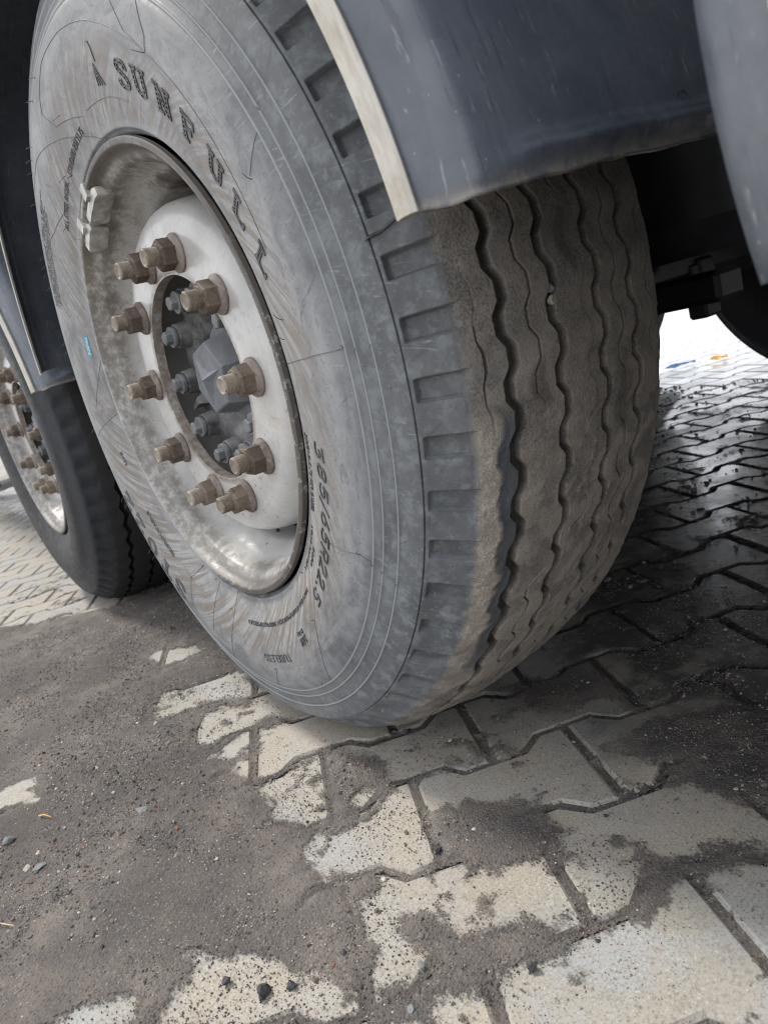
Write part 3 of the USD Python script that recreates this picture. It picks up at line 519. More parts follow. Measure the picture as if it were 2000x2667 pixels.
def tyre_mesh(hi=True):
    st = list(np.arange(0, s_of_y(-0.13), 0.0021 if hi else 0.007)) + [s_of_y(y) for y in np.arange(-0.13, 0.1265, 0.0024 if hi else 0.008)] + list(np.linspace(s_of_y(0.1265), _sl[-1], 26 if hi else 16))
    for g, _ in GROOVES: st += [s_of_y(g + o) for o in (-0.0060, -0.0053, -0.0047, -0.0038, -0.0026, 0.0026, 0.0038, 0.0047, 0.0053, 0.0060)]
    if hi:
        for g in SIPES: st += [s_of_y(g + o) for o in (-0.0016, -0.0009, -0.0004, 0.0004, 0.0009, 0.0016)]
        for r_ in RIDGES: st += [r_ + o for o in (-0.002, -0.001, -0.0004, 0, 0.0004, 0.001, 0.002)]
        st += [S_PART + o for o in (-0.0016, -0.0008, -0.0003, 0.0003, 0.0008, 0.0016, 0.0034, 0.0042, 0.005)]
    st = np.unique(np.round(np.array(st), 6)); st = st[np.r_[True, np.diff(st) > 0.00025]]
    th = []
    for k in range(63):
        a0 = TH0 + PER * k; mid = math.degrees(a0); vis = ((mid - 40) % 360) > 205 or ((mid - 40) % 360) < 0
        vis = not (42 < (mid % 360) < 262)
        if hi and vis:
            f = np.unique(np.r_[np.linspace(0, 1, 14, endpoint=False), [0.985, 0.97, 0.955, 0.012, 0.56, 0.5725, 0.585, 0.5975, 0.61, 0.625]])
        elif hi: f = np.linspace(0, 1, 10, endpoint=False)
        else: f = np.linspace(0, 1, 4, endpoint=False)
        th += list(a0 + PER * f)
    th = np.sort(np.mod(np.array(th), 2 * PI)); n, m = len(st), len(th)
    S, T = np.meshgrid(st, th, indexing='ij'); y0, R0 = FY(S), FR(S)
    treadw = sstep(0.122, 0.104, np.abs(y0)) * (R0 > 0.515)
    off = np.zeros_like(S); gro = np.zeros_like(S); crack = np.zeros_like(S); rub = np.zeros_like(S)
    for g, _ in GROOVES:
        d = sstep(0.0053, 0.0036, np.abs(y0 - g)) * (R0 > 0.512); off -= 0.0105 * d; gro = np.maximum(gro, d)
    P = surf(T, S)
    degs = np.mod(np.degrees(T) + 180, 360) - 180
    ph = np.mod((T - TH0) / PER, 1.0)                                # 0..1 from one notch edge to the next
    nw = sstep(0.575, 0.612, ph) * sstep(0.992, 0.962, ph)
    if hi:
        for g in SIPES:
            amp = 0.003 * (sstep(0.35, 0.5, fbm(np.stack([degs * 0.05, 0 * degs + g * 50, 0 * degs], -1), 2, 8)))
            d = sstep(0.0013, 0.0005, np.abs(y0 - g)) * (R0 > 0.512) * (sstep(-14, -4, degs) if abs(g) > 0.1 else 1.0); off -= amp * d; gro = np.maximum(gro, d * (amp > 0.001))
        for i, r_ in enumerate(RIDGES):
            d = sstep(0.0016, 0.0, np.abs(S - r_)); off += 0.0015 * d; rub = np.maximum(rub, d * 0.85); off += 0.0005 * sstep(-0.001, 0.001, S - r_) * (S < S_PART)
        rag = (fbm(np.stack([degs * 1.3, 0 * degs, 0 * degs], -1), 3, 2) - 0.5)
        d = sstep(0.0009, 0.0002, np.abs(S - S_PART)); off -= 0.0012 * d * (0.6 + rag); crack = np.maximum(crack, d * 0.9)
        off += 0.0009 * sstep(-0.0002, 0.0006, S - S_PART) * (y0 < 0)
        s_a, s_e = S_PART + 0.0038, s_of_y(-0.1215)
        nd = sstep(s_a, s_a + 0.0024, S) * sstep(s_e, s_e - 0.009, S)
    else:
        s_a, s_e = S_PART + 0.0038, s_of_y(-0.1215); nd = sstep(s_a, s_a + 0.006, S) * sstep(s_e, s_e - 0.012, S)
    off -= 0.0072 * nw * nd
    if hi:
        edge = (nw * (1 - nw) * 4) * nd; rub = np.maximum(rub, 0.35 * edge)
        # hidden inner shoulder has the same notches
        s_b = _sl[-1] - s_a; s_f = s_of_y(0.122); off -= 0.004 * nw * sstep(s_f, s_f + 0.008, S) * sstep(s_b, s_b - 0.004, S)
    mud = np.zeros_like(S); bare = np.zeros_like(S)
    tr = (0.72 * sstep(s_of_y(-0.1460), s_of_y(-0.1240), S) + 0.28 * sstep(s_of_y(-0.132), s_of_y(-0.106), S)) * (S < s_of_y(0.135)) + 0.0
    if hi:
        w = R0 > 0.50
        Pw = P[w]; n1 = fbm(Pw * 38, 4, 12); n2 = fbm(Pw * 150, 3, 13)
        dg, yy = degs[w], y0[w]
        low = sstep(6, -20, dg)
        # thick crusted patch on the outer rib, dry mud lower down
        cx = -0.116 + 0.006 * (n1 - 0.5)
        patch = sstep(-8, -13, dg) * sstep(-41, -34, dg) * sstep(0.0155, 0.009, np.abs(yy - cx) + 0.020 * (n2 - 0.5) + 0.022 * (n1 - 0.5))
        crust = sstep(0.52, 0.60, n1 + 0.35 * (n2 - 0.5) + 0.10 * low - 0.03) * low
        bar = sstep(-9, -13, dg) * sstep(-44, -38, dg) * sstep(-0.108, -0.102, yy + 0.010 * (n1 - 0.5)) * sstep(-0.090, -0.094, yy) * 0.9
        bar = np.maximum(bar, sstep(0.58, 0.66, fbm(Pw * 30 + 5, 3, 44)) * 0.22)
        inside = sstep(-0.1335, -0.1215, yy + 0.016 * (n2 - 0.5) + 0.012 * (n1 - 0.5))
        bar2 = sstep(-8, -12, dg) * sstep(-45, -40, dg) * sstep(-0.1115, -0.1055, yy + 0.012 * (n1 - 0.5) + 0.006 * (n2 - 0.5)) * sstep(-0.088, -0.094, yy)
        m_ = np.maximum(patch, 0.55 * crust) * inside * (1 - 0.92 * bar2); bar = np.maximum(bar, bar2)
        spots = sum(np.exp(-(((dg - d0) / ds) ** 2 + ((yy - y0_) / ys_) ** 2)) for d0, ds, y0_, ys_ in ((-8.5, 2.6, -0.060, 0.012), (-13, 4, 0.046, 0.013), (-30, 3, 0.020, 0.010), (3, 3, -0.010, 0.009)))
        oil = sstep(0.35, 0.62, spots + 0.5 * (n1 - 0.5) + 0.3 * (n2 - 0.5)); gro[w] = np.maximum(gro[w], 0.5 * oil)
        of = off[w] + inside * (0.0026 * patch * (0.6 + 0.8 * n2) + 0.0010 * crust * n2 + (n2 - 0.5) * 0.0006 * low)
        gr0 = gro[w] * (of < -0.002)
        fill = sstep(-40, -75, dg) * 0.55 + 0.35 * sstep(0.55, 0.62, n1) * sstep(-15, -40, dg)
        of = np.where(gr0 > 0, of * (1 - fill * sstep(0.0, 1.0, gr0)), of)
        off[w] = of; mud[w] = np.clip(m_, 0, 1); bare[w] = np.clip(bar * (1 - m_), 0, 1) * inside
    P = surf(T, S, off)
    P[..., 1] += zig(T) * treadw
    # flat contact patch on the paving, with a slight bulge above it
    zc = -H + 0.0012; P[..., 2] = np.where(P[..., 2] < zc, zc + (P[..., 2] - zc) * 0.02, P[..., 2])
    mesh = tri(P.reshape(-1, 3), grid_faces(n, m))
    if np.dot(mesh.face_normals[m * 3], surf(th[:1], st[3], 0.01)[0] - surf(th[:1], st[3])[0]) < 0: mesh.invert()
    return mesh, dict(tread=tr.ravel(), mud=mud.ravel(), bare=bare.ravel(), groove=gro.ravel(), crack=crack.ravel(), rub=rub.ravel())
def wrap(m, th0, Rb, z0=0.0, maxe=0.004):
    """lay a flat lettering mesh (x reading, y up, z out) on the sidewall, reading clockwise, tops outwards"""
    v, f = trimesh.remesh.subdivide_to_size(m.vertices, m.faces, maxe, 20)
    th = th0 - v[:, 0] / Rb; s = s_of_R(Rb) + v[:, 1]
    y, R = FY(s), FR(s); dy, dR = FY.derivative()(s), FR.derivative()(s); L = np.hypot(dy, dR); o = v[:, 2] + z0
    R2, y2 = R + o * dy / L, y - o * dR / L
    return trimesh.Trimesh(np.stack([R2 * np.cos(th), y2, R2 * np.sin(th)], -1), f, process=False)
def text(t, th_a, th_b, Rb, height, depth=0.0009, bold=False, slant=0.0):
    m = meshkit.text_mesh(t, height, depth, bold); w = m.bounds[1][0]; arc = math.radians(th_a - th_b) * Rb
    m.vertices[:, 0] *= arc / w; m.vertices[:, 0] += slant * m.vertices[:, 1]
    return wrap(m, math.radians(th_a), Rb, -0.0002)
def stroke(pts, w=0.17, smooth_=False):
    p = np.array(pts, float)
    if smooth_:
        from scipy.interpolate import CubicSpline
        t = np.r_[0, np.cumsum(np.linalg.norm(np.diff(p, axis=0), axis=1))]; p = CubicSpline(t, p)(np.linspace(0, t[-1], 40))
    return LineString(p).buffer(w / 2, cap_style=2, join_style=2 if not smooth_ else 1)
def serif(x, y, w=0.34, h=0.12): return shapely.box(x - w / 2, y - h / 2, x + w / 2, y + h / 2)
GLYPH = {
 'S': [stroke([(0.66, 0.72), (0.60, 0.88), (0.40, 0.93), (0.19, 0.86), (0.15, 0.70), (0.28, 0.57), (0.48, 0.47), (0.63, 0.33), (0.60, 0.15), (0.42, 0.07), (0.20, 0.10), (0.10, 0.27)], 0.17, True), serif(0.66, 0.72, 0.2, 0.1), serif(0.11, 0.27, 0.2, 0.1)],
 'U': [stroke([(0.17, 0.95), (0.17, 0.35), (0.22, 0.16), (0.40, 0.08), (0.58, 0.16), (0.63, 0.35), (0.63, 0.95)], 0.17), serif(0.17, 0.94, 0.34), serif(0.63, 0.94, 0.34)],
 'N': [stroke([(0.17, 0.05), (0.17, 0.95)]), stroke([(0.17, 0.95), (0.66, 0.05)]), stroke([(0.66, 0.05), (0.66, 0.95)]), serif(0.17, 0.06, 0.34), serif(0.12, 0.94, 0.28), serif(0.66, 0.94, 0.34)],
 'F': [stroke([(0.2, 0.05), (0.2, 0.95)]), stroke([(0.05, 0.92), (0.66, 0.92)], 0.14), stroke([(0.2, 0.52), (0.52, 0.52)], 0.14), serif(0.2, 0.06, 0.36), serif(0.65, 0.83, 0.09, 0.28), serif(0.52, 0.52, 0.09, 0.26)],
 'L': [stroke([(0.2, 0.05), (0.2, 0.95)]), stroke([(0.05, 0.08), (0.66, 0.08)], 0.14), serif(0.2, 0.94, 0.36), serif(0.65, 0.18, 0.09, 0.28)],
 'T': [stroke([(0.36, 0.05), (0.36, 0.95)]), stroke([(0.05, 0.92), (0.68, 0.92)], 0.14), serif(0.36, 0.06, 0.34), serif(0.07, 0.83, 0.09, 0.26), serif(0.66, 0.83, 0.09, 0.26)],
 '0': [stroke([(0.36 + 0.27 * math.cos(a), 0.5 + 0.42 * math.sin(a)) for a in np.linspace(0, 2 * PI, 33)], 0.17)],
 '2': [stroke([(0.12, 0.68), (0.17, 0.86), (0.36, 0.93), (0.57, 0.85), (0.60, 0.66), (0.46, 0.46), (0.24, 0.25), (0.10, 0.08)], 0.16, True), stroke([(0.03, 0.08), (0.66, 0.08)], 0.15), serif(0.64, 0.18, 0.09, 0.26)]}
def glyph(ch, h, w, filled_hatch=True):
    s = unary_union(GLYPH[ch]); ring = s.difference(s.buffer(-0.045)); parts = [ring]
    if filled_hatch:
        inner = s.buffer(-0.03); parts += [LineString([(-1, k), (2, k + 0.9)]).buffer(0.026).intersection(inner) for k in np.arange(-1.2, 1.2, 0.155)]
    sh = affinity.scale(unary_union(parts), w / 0.72, h, origin=(0, 0)).simplify(h * 0.006)
    return cat(*[trimesh.creation.extrude_polygon(p, 0.0013, engine='earcut') for p in getattr(sh, 'geoms', [sh]) if p.area > 1e-8])

def wheel_nut():
    def loop(y, R, n=6, ph=0.0): a = np.arange(n) * 2 * PI / n + ph; return np.stack([R * np.cos(a), np.full(n, y), R * np.sin(a)], 1)
    AF = 0.0335; R = AF / 2 / math.cos(PI / 6)
    hexm = trimesh.convex.convex_hull(np.vstack([loop(-0.006, R), loop(-0.0235, R), loop(-0.0262, R * 0.90), loop(-0.006, R * 0.98)]))
    col = revolve([(-0.0262, 0.0112), (-0.0272, 0.0115), (-0.0275, 0.0138), (-0.0262, 0.0145)], 20, True)
    fl = revolve([(0.0, 0.0), (0.0, 0.0235), (-0.0028, 0.0238), (-0.0042, 0.0228), (-0.0085, 0.0182), (-0.009, 0.0)], 28)
    return hexm, fl, col
def thread_stud(y0, y1, R, pitch=0.0017):
    p = [(y0, 0.0), (y0, R)]; y = y0
    while y - pitch > y1 + 0.003: p += [(y - pitch * 0.5, R * 1.0), (y - pitch * 0.75, R * 0.90), (y - pitch, R)]; y -= pitch
    p += [(y1 + 0.0016, R * 0.99), (y1, R * 0.86), (y1, R * 0.80), (y1 + 0.0012, R * 0.62), (y1 + 0.0012, 0.0)]
    return revolve(p, 22)
def hex_bolt():
    a = np.arange(6) * PI / 3; R = 0.0098
    lp = lambda y, r: np.stack([r * np.cos(a), np.full(6, y), r * np.sin(a)], 1)
    head = trimesh.convex.convex_hull(np.vstack([lp(0.0105, R), lp(0.0015, R), lp(0.0, R * 0.86)]))
    return cat(head, revolve([(0.0145, 0.0), (0.0145, 0.0150), (0.0105, 0.0150), (0.0100, 0.0142), (0.0100, 0.0)], 22), revolve([(0.0175, 0.0), (0.0175, 0.0135), (0.0147, 0.0135), (0.0147, 0.0)], 22))
def build_wheel(parent, hi):
    w = xform('wheel', parent, None)
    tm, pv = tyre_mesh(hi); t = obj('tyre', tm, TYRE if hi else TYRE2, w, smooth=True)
    for k, v in pv.items(): primvar(t, k, v)
    SEG = 180 if hi else 72
    rimp = [(-0.1615, 0.2985), (-0.1668, 0.2978), (-0.1682, 0.2955), (-0.1682, 0.2915), (-0.1668, 0.2893), (-0.1620, 0.2872), (-0.1560, 0.2840), (-0.1515, 0.2790), (-0.1480, 0.2745), (-0.1430, 0.2715), (-0.1180, 0.2650), (-0.1080, 0.2615),
            (-0.0930, 0.2500), (-0.0820, 0.2462), (-0.0400, 0.2455), (0.0300, 0.2455), (0.0900, 0.2560), (0.1500, 0.2740), (0.1600, 0.2880), (0.1680, 0.2920), (0.1680, 0.2980), (0.1580, 0.2980), (0.1530, 0.2860), (0.0900, 0.2700), (0.0500, 0.2600), (-0.0700, 0.2600), (-0.1100, 0.2720), (-0.1450, 0.2850), (-0.1530, 0.2905), (-0.1580, 0.2960)]
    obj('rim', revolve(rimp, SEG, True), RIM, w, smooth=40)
    dp = [(-0.1335, 0.1390), (-0.1340, 0.1405), (-0.1340, 0.1900), (-0.1330, 0.2000), (-0.1290, 0.2100), (-0.1215, 0.2185), (-0.1110, 0.2235), (-0.0980, 0.2262), (-0.0600, 0.2310), (-0.0100, 0.2390), (0.0200, 0.2440), (0.0200, 0.2330), (-0.0100, 0.2260), (-0.0600, 0.2180), (-0.1000, 0.2120), (-0.1150, 0.2030), (-0.1190, 0.1900), (-0.1190, 0.1390)]
    obj('disc', revolve(dp, SEG, True), DISC, w, smooth=35)
    # hub in the centre opening
    hp = [(-0.060, 0.0), (-0.060, 0.060), (-0.072, 0.066), (-0.084, 0.078), (-0.092, 0.090), (-0.094, 0.104), (-0.090, 0.128), (-0.084, 0.137), (-0.050, 0.138)]
    hub = [revolve(hp, 72)]
    ncr = 10
    for k in range(ncr):
        a = math.radians(105.8 - 36 * k); b = revolve([(-0.080, 0.0), (-0.080, 0.021), (-0.100, 0.0182), (-0.1095, 0.0172), (-0.1105, 0.0160), (-0.1105, 0.0)], 22); b.apply_translation([0.1135 * math.cos(a), 0, 0.1135 * math.sin(a)]); hub.append(b)
        if k % 5 == 2:                                       # cast lug between two bolts
            a2 = a - math.radians(18); lug = trimesh.convex.convex_hull(np.array([(r_ * math.cos(a2 + d), y_, r_ * math.sin(a2 + d)) for r_, d, y_ in ((0.085, -0.14, -0.090), (0.085, 0.14, -0.090), (0.131, 0.0, -0.094), (0.095, -0.05, -0.108), (0.095, 0.05, -0.108), (0.130, 0.02, -0.104), (0.130, -0.02, -0.104), (0.085, 0, -0.08))])); hub.append(lug)
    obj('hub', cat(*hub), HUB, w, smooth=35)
    cp = lambda y, r, ph=12.0, n=6: np.stack([r * np.cos(np.radians(ph) + np.arange(n) * 2 * PI / n), np.full(n, y), r * np.sin(np.radians(ph) + np.arange(n) * 2 * PI / n)], 1)
    hexm = trimesh.convex.convex_hull(np.vstack([cp(-0.078, 0.060), cp(-0.112, 0.0515), cp(-0.1165, 0.0500), cp(-0.1182, 0.0478)]))
    skirt = revolve([(-0.056, 0.0), (-0.056, 0.0805), (-0.070, 0.0790), (-0.080, 0.0700), (-0.086, 0.0600), (-0.086, 0.0)], 60)
    obj('hub_cap', cat(hexm, skirt), CAP, w, smooth=20)
    arms = []
    for d in (12, 132, 252):
        a = math.radians(d); tip = np.array([0.040 * math.cos(a), -0.1181, 0.040 * math.sin(a)]); pts = [tip, (0, -0.1290, 0), (0, -0.1181, 0)]
        for s_ in (-60, 60): b = math.radians(d + s_); pts.append(np.array([0.0085 * math.cos(b), -0.1181, 0.0085 * math.sin(b)]))
        pts += [np.array(q) + np.array([0, 0.002, 0]) for q in (tip * [0.98, 1, 0.98],)]
        arms.append(trimesh.convex.convex_hull(np.array(pts, float)))
    obj('star_emblem', cat(*arms), CAP, w, smooth=False)
    hexn, fl, col = wheel_nut(); stud = thread_stud(-0.02, -0.0440, 0.0113); hb = hex_bolt()
    for k in range(10):
        a = 1.1802 - k * 2 * PI / 10; R = trimesh.transformations.rotation_matrix(rng.uniform(0, 2 * PI), [0, 1, 0]); T = trimesh.transformations.translation_matrix([0.1675 * math.cos(a), -0.134, 0.1675 * math.sin(a)])
        nut = cat(hexn.copy(), col.copy()); nut.apply_transform(T @ R); ob = obj('wheel_nut', nut, NUT, w, smooth=25)
        f2 = fl.copy(); f2.apply_transform(T); obj('nut_washer', f2, WASH, w, smooth=40)
        s2 = stud.copy(); s2.apply_transform(T); obj('stud', s2, STUD, w, smooth=25)
        a = math.radians(105.8 - 36 * k); b2 = hb.copy(); b2.apply_transform(trimesh.transformations.translation_matrix([0.1135 * math.cos(a), -0.1285, 0.1135 * math.sin(a)]) @ trimesh.transformations.rotation_matrix(rng.uniform(0, 6), [0, 1, 0]))
        obj('hub_bolt', b2, HBOLT, w, smooth=25)
    return w

trailer = cd(xform('semi_trailer', t=(0, 0, H)), label='semi trailer whose wide wheels and black mudguards fill the picture', category='trailer')
w0 = build_wheel(trailer, True)
# lettering moulded on the near sidewall
for ch, c in zip('SUNFULL', (59.9, 53.6, 45.8, 37.6, 29.3, 21.6, 13.6)):
    m = glyph(ch, 0.0285, 0.027); m.vertices[:, 0] -= 0.0135; obj('raised_letter', wrap(m, math.radians(c), 0.3455, -0.0002, 0.005), LETTER, w0, smooth=False)
for ch, c in zip('ST022', (-126.5, -134.0, -141.5, -148.6, -155.4)):
    m = glyph(ch, 0.036, 0.034); m.vertices[:, 0] -= 0.017; obj('raised_letter', wrap(m, math.radians(c), 0.378, -0.0002, 0.006), LETTER2, w0, smooth=False)
def ring_text(t, a, b, R, h, slant):
    m = meshkit.text_mesh(t, h, 0.001, False); up = m.face_normals[:, 2] > 0.9
    sh = shapely.union_all([Polygon(q) for q in m.vertices[m.faces[up]][:, :, :2]]).buffer(0.00005)
    k = math.radians(a - b) * R / m.bounds[1][0]; sh = affinity.affine_transform(sh, [k, slant, 0, 1, 0, 0]); ring = sh.buffer(-0.0002).simplify(0.00008)
    return [wrap(trimesh.creation.extrude_polygon(p, 0.0012, engine='earcut'), math.radians(a), R, -0.0002) for p in getattr(ring, 'geoms', [ring]) if p.area > 1e-8]
TXT = {
 'size_marking': ring_text('385/65R22.5', -13.2, -47.2, 0.3515, 0.0200, 0.15),
 'small_lettering': [text('TREAD 4 PLIES STEEL', -14.0, -30.5, 0.3200, 0.0052), text('SIDEWALL 1 PLY STEEL', -14.2, -31.2, 0.3125, 0.0050), text('LOAD RANGE L', -34.2, -48.0, 0.3175, 0.0052), text('20PR', -37.8, -43.4, 0.3290, 0.0056)],
 'small_lettering_001': [text('MAX LOAD 4500KG(9920LBS)AT 900KPA(130PSI)COLD', -49.5, -90.0, 0.3370, 0.0058)],
 'small_lettering_002': [text('160K', -58.9, -62.6, 0.3715, 0.0098), text('(158L)', -59.2, -62.6, 0.3635, 0.0052), text('TUBELESS', -70.2, -83.8, 0.3800, 0.0105)],
 'small_lettering_003': [text('REGROOVABLE', -131.7, -148.0, 0.3440, 0.0072), text('M+S', -162.6, -167.0, 0.3370, 0.0070)],
 'small_lettering_004': [text('STANDARD RIM 11.75', 110.2, 92.0, 0.3245, 0.0078, slant=0.2), text('ALL STEEL RADIAL', 128.1, 112.8, 0.3275, 0.0070, slant=0.2)],
 'wear_marking': [text('TWI', 25.4, 24.0, 0.4862, 0.0048)],
}
for nm, ms in TXT.items(): obj(nm.split('_0')[0], cat(*ms), LETTER, w0, smooth=False)
# block of fine moulded print, too small to read
pr_ = []; r = np.random.default_rng(5)
for row in range(9):
    th = math.radians(153.5 - r.uniform(0, 2)); R = 0.3735 + row * 0.0034; end = math.radians(122 + r.uniform(0, 8) + (6 if row > 6 else 0))
    while th > end:
        wd = r.uniform(0.0009, 0.0022)
        if r.random() < 0.83:
            b = shapely.box(0, r.uniform(0, 0.0006), wd * 0.6, r.uniform(0.0013, 0.0021)); pr_.append(wrap(trimesh.creation.extrude_polygon(b, 0.0006, engine='earcut'), th, R, -0.0002, 0.02))
        th -= wd / R
obj('fine_print', cat(*pr_), LETTER, w0, smooth=False)
# arrow logo before the name: a bent shaft with a striped head
lg = unary_union([LineString([(0.008, 0.022), (0.0065, 0.034), (0.0035, 0.040), (-0.0015, 0.0405)]).buffer(0.0005), LineString([(-0.009, 0.0), (-0.001, 0.020), (0.010, 0.0)]).buffer(0.0007), LineString([(-0.003, 0.0), (-0.001, 0.019)]).buffer(0.0007), LineString([(0.003, 0.0), (0.0, 0.019)]).buffer(0.0007), LineString([(-0.002, 0.009), (0.003, 0.009)]).buffer(0.0006)])
obj('arrow_logo', cat(*[wrap(trimesh.creation.extrude_polygon(p, 0.001, engine='earcut'), math.radians(71.0), 0.3475, -0.0002) for p in getattr(lg, 'geoms', [lg])]), LETTER, w0, smooth=False)
# blue sticker by the rim
def patch_on_side(a, b, R0_, R1_, off, nn=24):
    th = np.radians(np.linspace(a, b, nn)); ss = np.linspace(s_of_R(R0_), s_of_R(R1_), 6); T, S = np.meshgrid(th, ss, indexing='ij'); v = surf(T, S, off).reshape(-1, 3); m = tri(v, grid_faces(nn, 6, False))
    return m
def rrect(L, h, rr): return shapely.box(0, 0, L, h).buffer(-rr).buffer(rr)
L_ = math.radians(6.3) * 0.325
obj('blue_label', wrap(trimesh.creation.extrude_polygon(rrect(L_, 0.0105, 0.003), 0.0004, engine='earcut'), math.radians(164.8), 0.3245, 0.0001, 0.004), BLUE, w0, smooth=False)
lt = meshkit.text_mesh('SUNFULL', 0.0055, 0.0003, True); lt.vertices[:, 0] *= (L_ - 0.006) / lt.bounds[1][0]; lt.vertices[:, 0] += 0.003; lt.vertices[:, 1] += 0.0025
obj('label_print', wrap(lt, math.radians(164.8), 0.3245, 0.0005), WHITE, w0, smooth=False)
# mould seams and vent whiskers
def line_on(th_list, R_list, r=0.00038, off=0.0001, n=40):
    t = np.linspace(0, 1, n); k = np.linspace(0, 1, len(th_list)); th = np.radians(np.interp(t, k, th_list)); s = np.interp(t, k, [s_of_R(q) for q in R_list]); return tube(surf(th, s, off), r, 5)
SEAM = [([-1.5, -1.0, -1.2], [0.3005, 0.40, 0.484]), ([-30.5, -28.0, -30.0], [0.375, 0.42, 0.484]), ([21.5, 25.0, 26.5], [0.405, 0.445, 0.484]), ([62, 56, 49.5, 49.5, 53.0], [0.43, 0.40, 0.392, 0.405, 0.43]), ([101, 95, 82, 70, 55, 40, 26, 14], [0.405, 0.417, 0.412, 0.405, 0.395, 0.388, 0.382, 0.378]),
        ([101, 104, 101, 88], [0.405, 0.39, 0.36, 0.335]), ([84, 70, 62], [0.3345, 0.336, 0.333]), ([128, 118, 106, 96, 84], [0.42, 0.40, 0.36, 0.33, 0.304]), ([140, 132, 120], [0.395, 0.36, 0.325]), ([179, 172, 165], [0.36, 0.33, 0.306]), ([-174, -176, -178], [0.40, 0.35, 0.304]),
        ([-52, -56, -62, -64], [0.372, 0.40, 0.44, 0.484]), ([-80, -84, -88], [0.40, 0.43, 0.484]), ([-97, -99, -103], [0.305, 0.36, 0.43]), ([-108, -110], [0.31, 0.40]), ([79, 73, 66], [0.46, 0.43, 0.415]), ([-118, -122, -120], [0.31, 0.345, 0.40])]
obj('mould_seam', cat(*[line_on(a, b) for a, b in SEAM]), LETTER2, w0, smooth=True).GetPrim().SetCustomDataByKey('kind', 'stuff')
def whisker(th, R, ln, dth, r=0.0005):
    t = np.linspace(0, 1, 6)[:, None]; a, s = math.radians(th), s_of_R(R); p0 = surf(np.array(a), np.array(s), -0.0005); nrm = surf(np.array(a), np.array(s), 0.01) - surf(np.array(a), np.array(s), 0.0); nrm /= np.linalg.norm(nrm)
    tg = np.array([-math.sin(a), 0, math.cos(a)]); return tube(p0 + ln * t * (nrm * 0.75 + tg * dth * t), r, 5, 0.6)
WH = [(th_, R_, l_, d_) for th_, R_, l_, d_ in [(53, 0.43, .008, .5), (49.5, 0.392, .012, .8), (62, 0.43, .007, .4), (97, 0.36, .010, .9), (96, 0.33, .010, .5), (84, 0.304, .008, .6), (110, .326, .008, .4), (112, 0.335, .012, .7), (128, .334, .006, .6), (-1.5, 0.302, .007, .6), (-3, .302, .008, .5), (-1.2, 0.4445, .008, -.6), (-1.2, .4605, .008, -.5), (-1.1, 0.434, .006, .6), (-28, 0.42, .009, .7), (-29, .4343, .008, .8), (-29.5, .4445, .007, .6), (-29.8, .4605, .007, -.5), (-30.5, .375, .009, .8), (-27, .302, .007, .5), (-29, .302, .007, .6), (-45, .303, .010, .6), (-50, .318, .009, .5), (-52, .372, .009, .6), (-64, .43, .008, .6), (-80, .40, .009, .6), (-82, .306, .009, .6), (-96, .306, .009, .6), (-100, .335, .008, .6), (-110, .31, .008, .5), (-122, .345, .009, .6), (-118, .31, .008, .5), (24, .302, .006, .5), (26, .302, .006, .5), (14.5, .302, .006, .4), (21, .405, .009, .7), (25, .445, .006, .6), (5, .352, .01, .7), (2.5, .33, .006, .5), (-6, .47, .004, .4), (-37, .484, .005, .4)]]
WH += [(th_, 0.425, 0.011, d_) for th_, d_ in [(118, .5), (121, .6), (124, .4), (131, .5), (143, .6), (145, .6), (147, .5), (150, .5), (107, .5), (101, .6), (163, .5), (165, .5), (-176, .6), (-158, .6), (-156, .6), (-143, .6), (-141, .5)]]
obj('vent_whisker', cat(*[whisker(*q) for q in WH]), LETTER, w0, smooth=True).GetPrim().SetCustomDataByKey('kind', 'stuff')
# torn flap of rubber at the shoulder
ty = np.linspace(0, 1, 30); sA, sB = S_PART - 0.004, s_of_y(-0.121)
fl_ = []
for j in range(4):
    tth = np.radians(8.15 - 0.12 * j + 0.9 * sstep(0.1, 0.75, ty) + 0.18 * (fbm(np.stack([ty * 9, 0 * ty, 0 * ty], -1), 3, 6) - 0.5)); fl_.append(surf(tth, sA + (sB - sA) * ty, 0.0003 + 0.0012 * j * (1 - 0.5 * ty)))
v = np.vstack(fl_ + fl_[::-1]); obj('torn_flap', tri(v, grid_faces(8, 30, False)), LETTER, w0, smooth=True)
# balance weights clipped on the rim edge
def weight(a, b, y0, y1, r0, r1):
    n = 14; th = np.radians(np.linspace(a, b, n)); cs = [(y0, r0), (y0, r1), (y0 + 0.002, r1 + 0.0015), (y1 - 0.004, r1), (y1, r1 - 0.004), (y1, r0 + 0.002), (y1 - 0.003, r0)]; v = []
    for i, t in enumerate(th):
        k = 1.0 if 0 < i < n - 1 else 0.8
        for (yy, rr) in cs: R_ = (r0 + r1) / 2 + (rr - (r0 + r1) / 2) * k; Y_ = (y0 + y1) / 2 + (yy - (y0 + y1) / 2) * k; v.append((R_ * math.cos(t), Y_, R_ * math.sin(t)))
    m = tri(np.array(v), grid_faces(n, len(cs))); c0, c1 = len(v), len(v) + 1; k = len(cs)
    f = [m.faces] + [np.array([[c0, (j + 1) % k, j] for j in range(k)]), np.array([[c1, (n - 1) * k + j, (n - 1) * k + (j + 1) % k] for j in range(k)])]
    m = trimesh.Trimesh(np.vstack([np.array(v), np.mean(v[:k], 0), np.mean(v[-k:], 0)]), np.vstack(f), process=False); m.fix_normals(); return m
for a, b, lab in ((102.5, 116.5, 'longer'), (118.0, 127.0, 'shorter')):
    body = weight(a, b, -0.166, -0.136, 0.2695, 0.2825); cl_a = (a + b) / 2 - 2
    clip = weight(cl_a - 1.5, cl_a + 1.5, -0.1708, -0.160, 0.2800, 0.2998)
    obj('balance_weight', cat(body, clip), LEAD, w0, smooth=35)
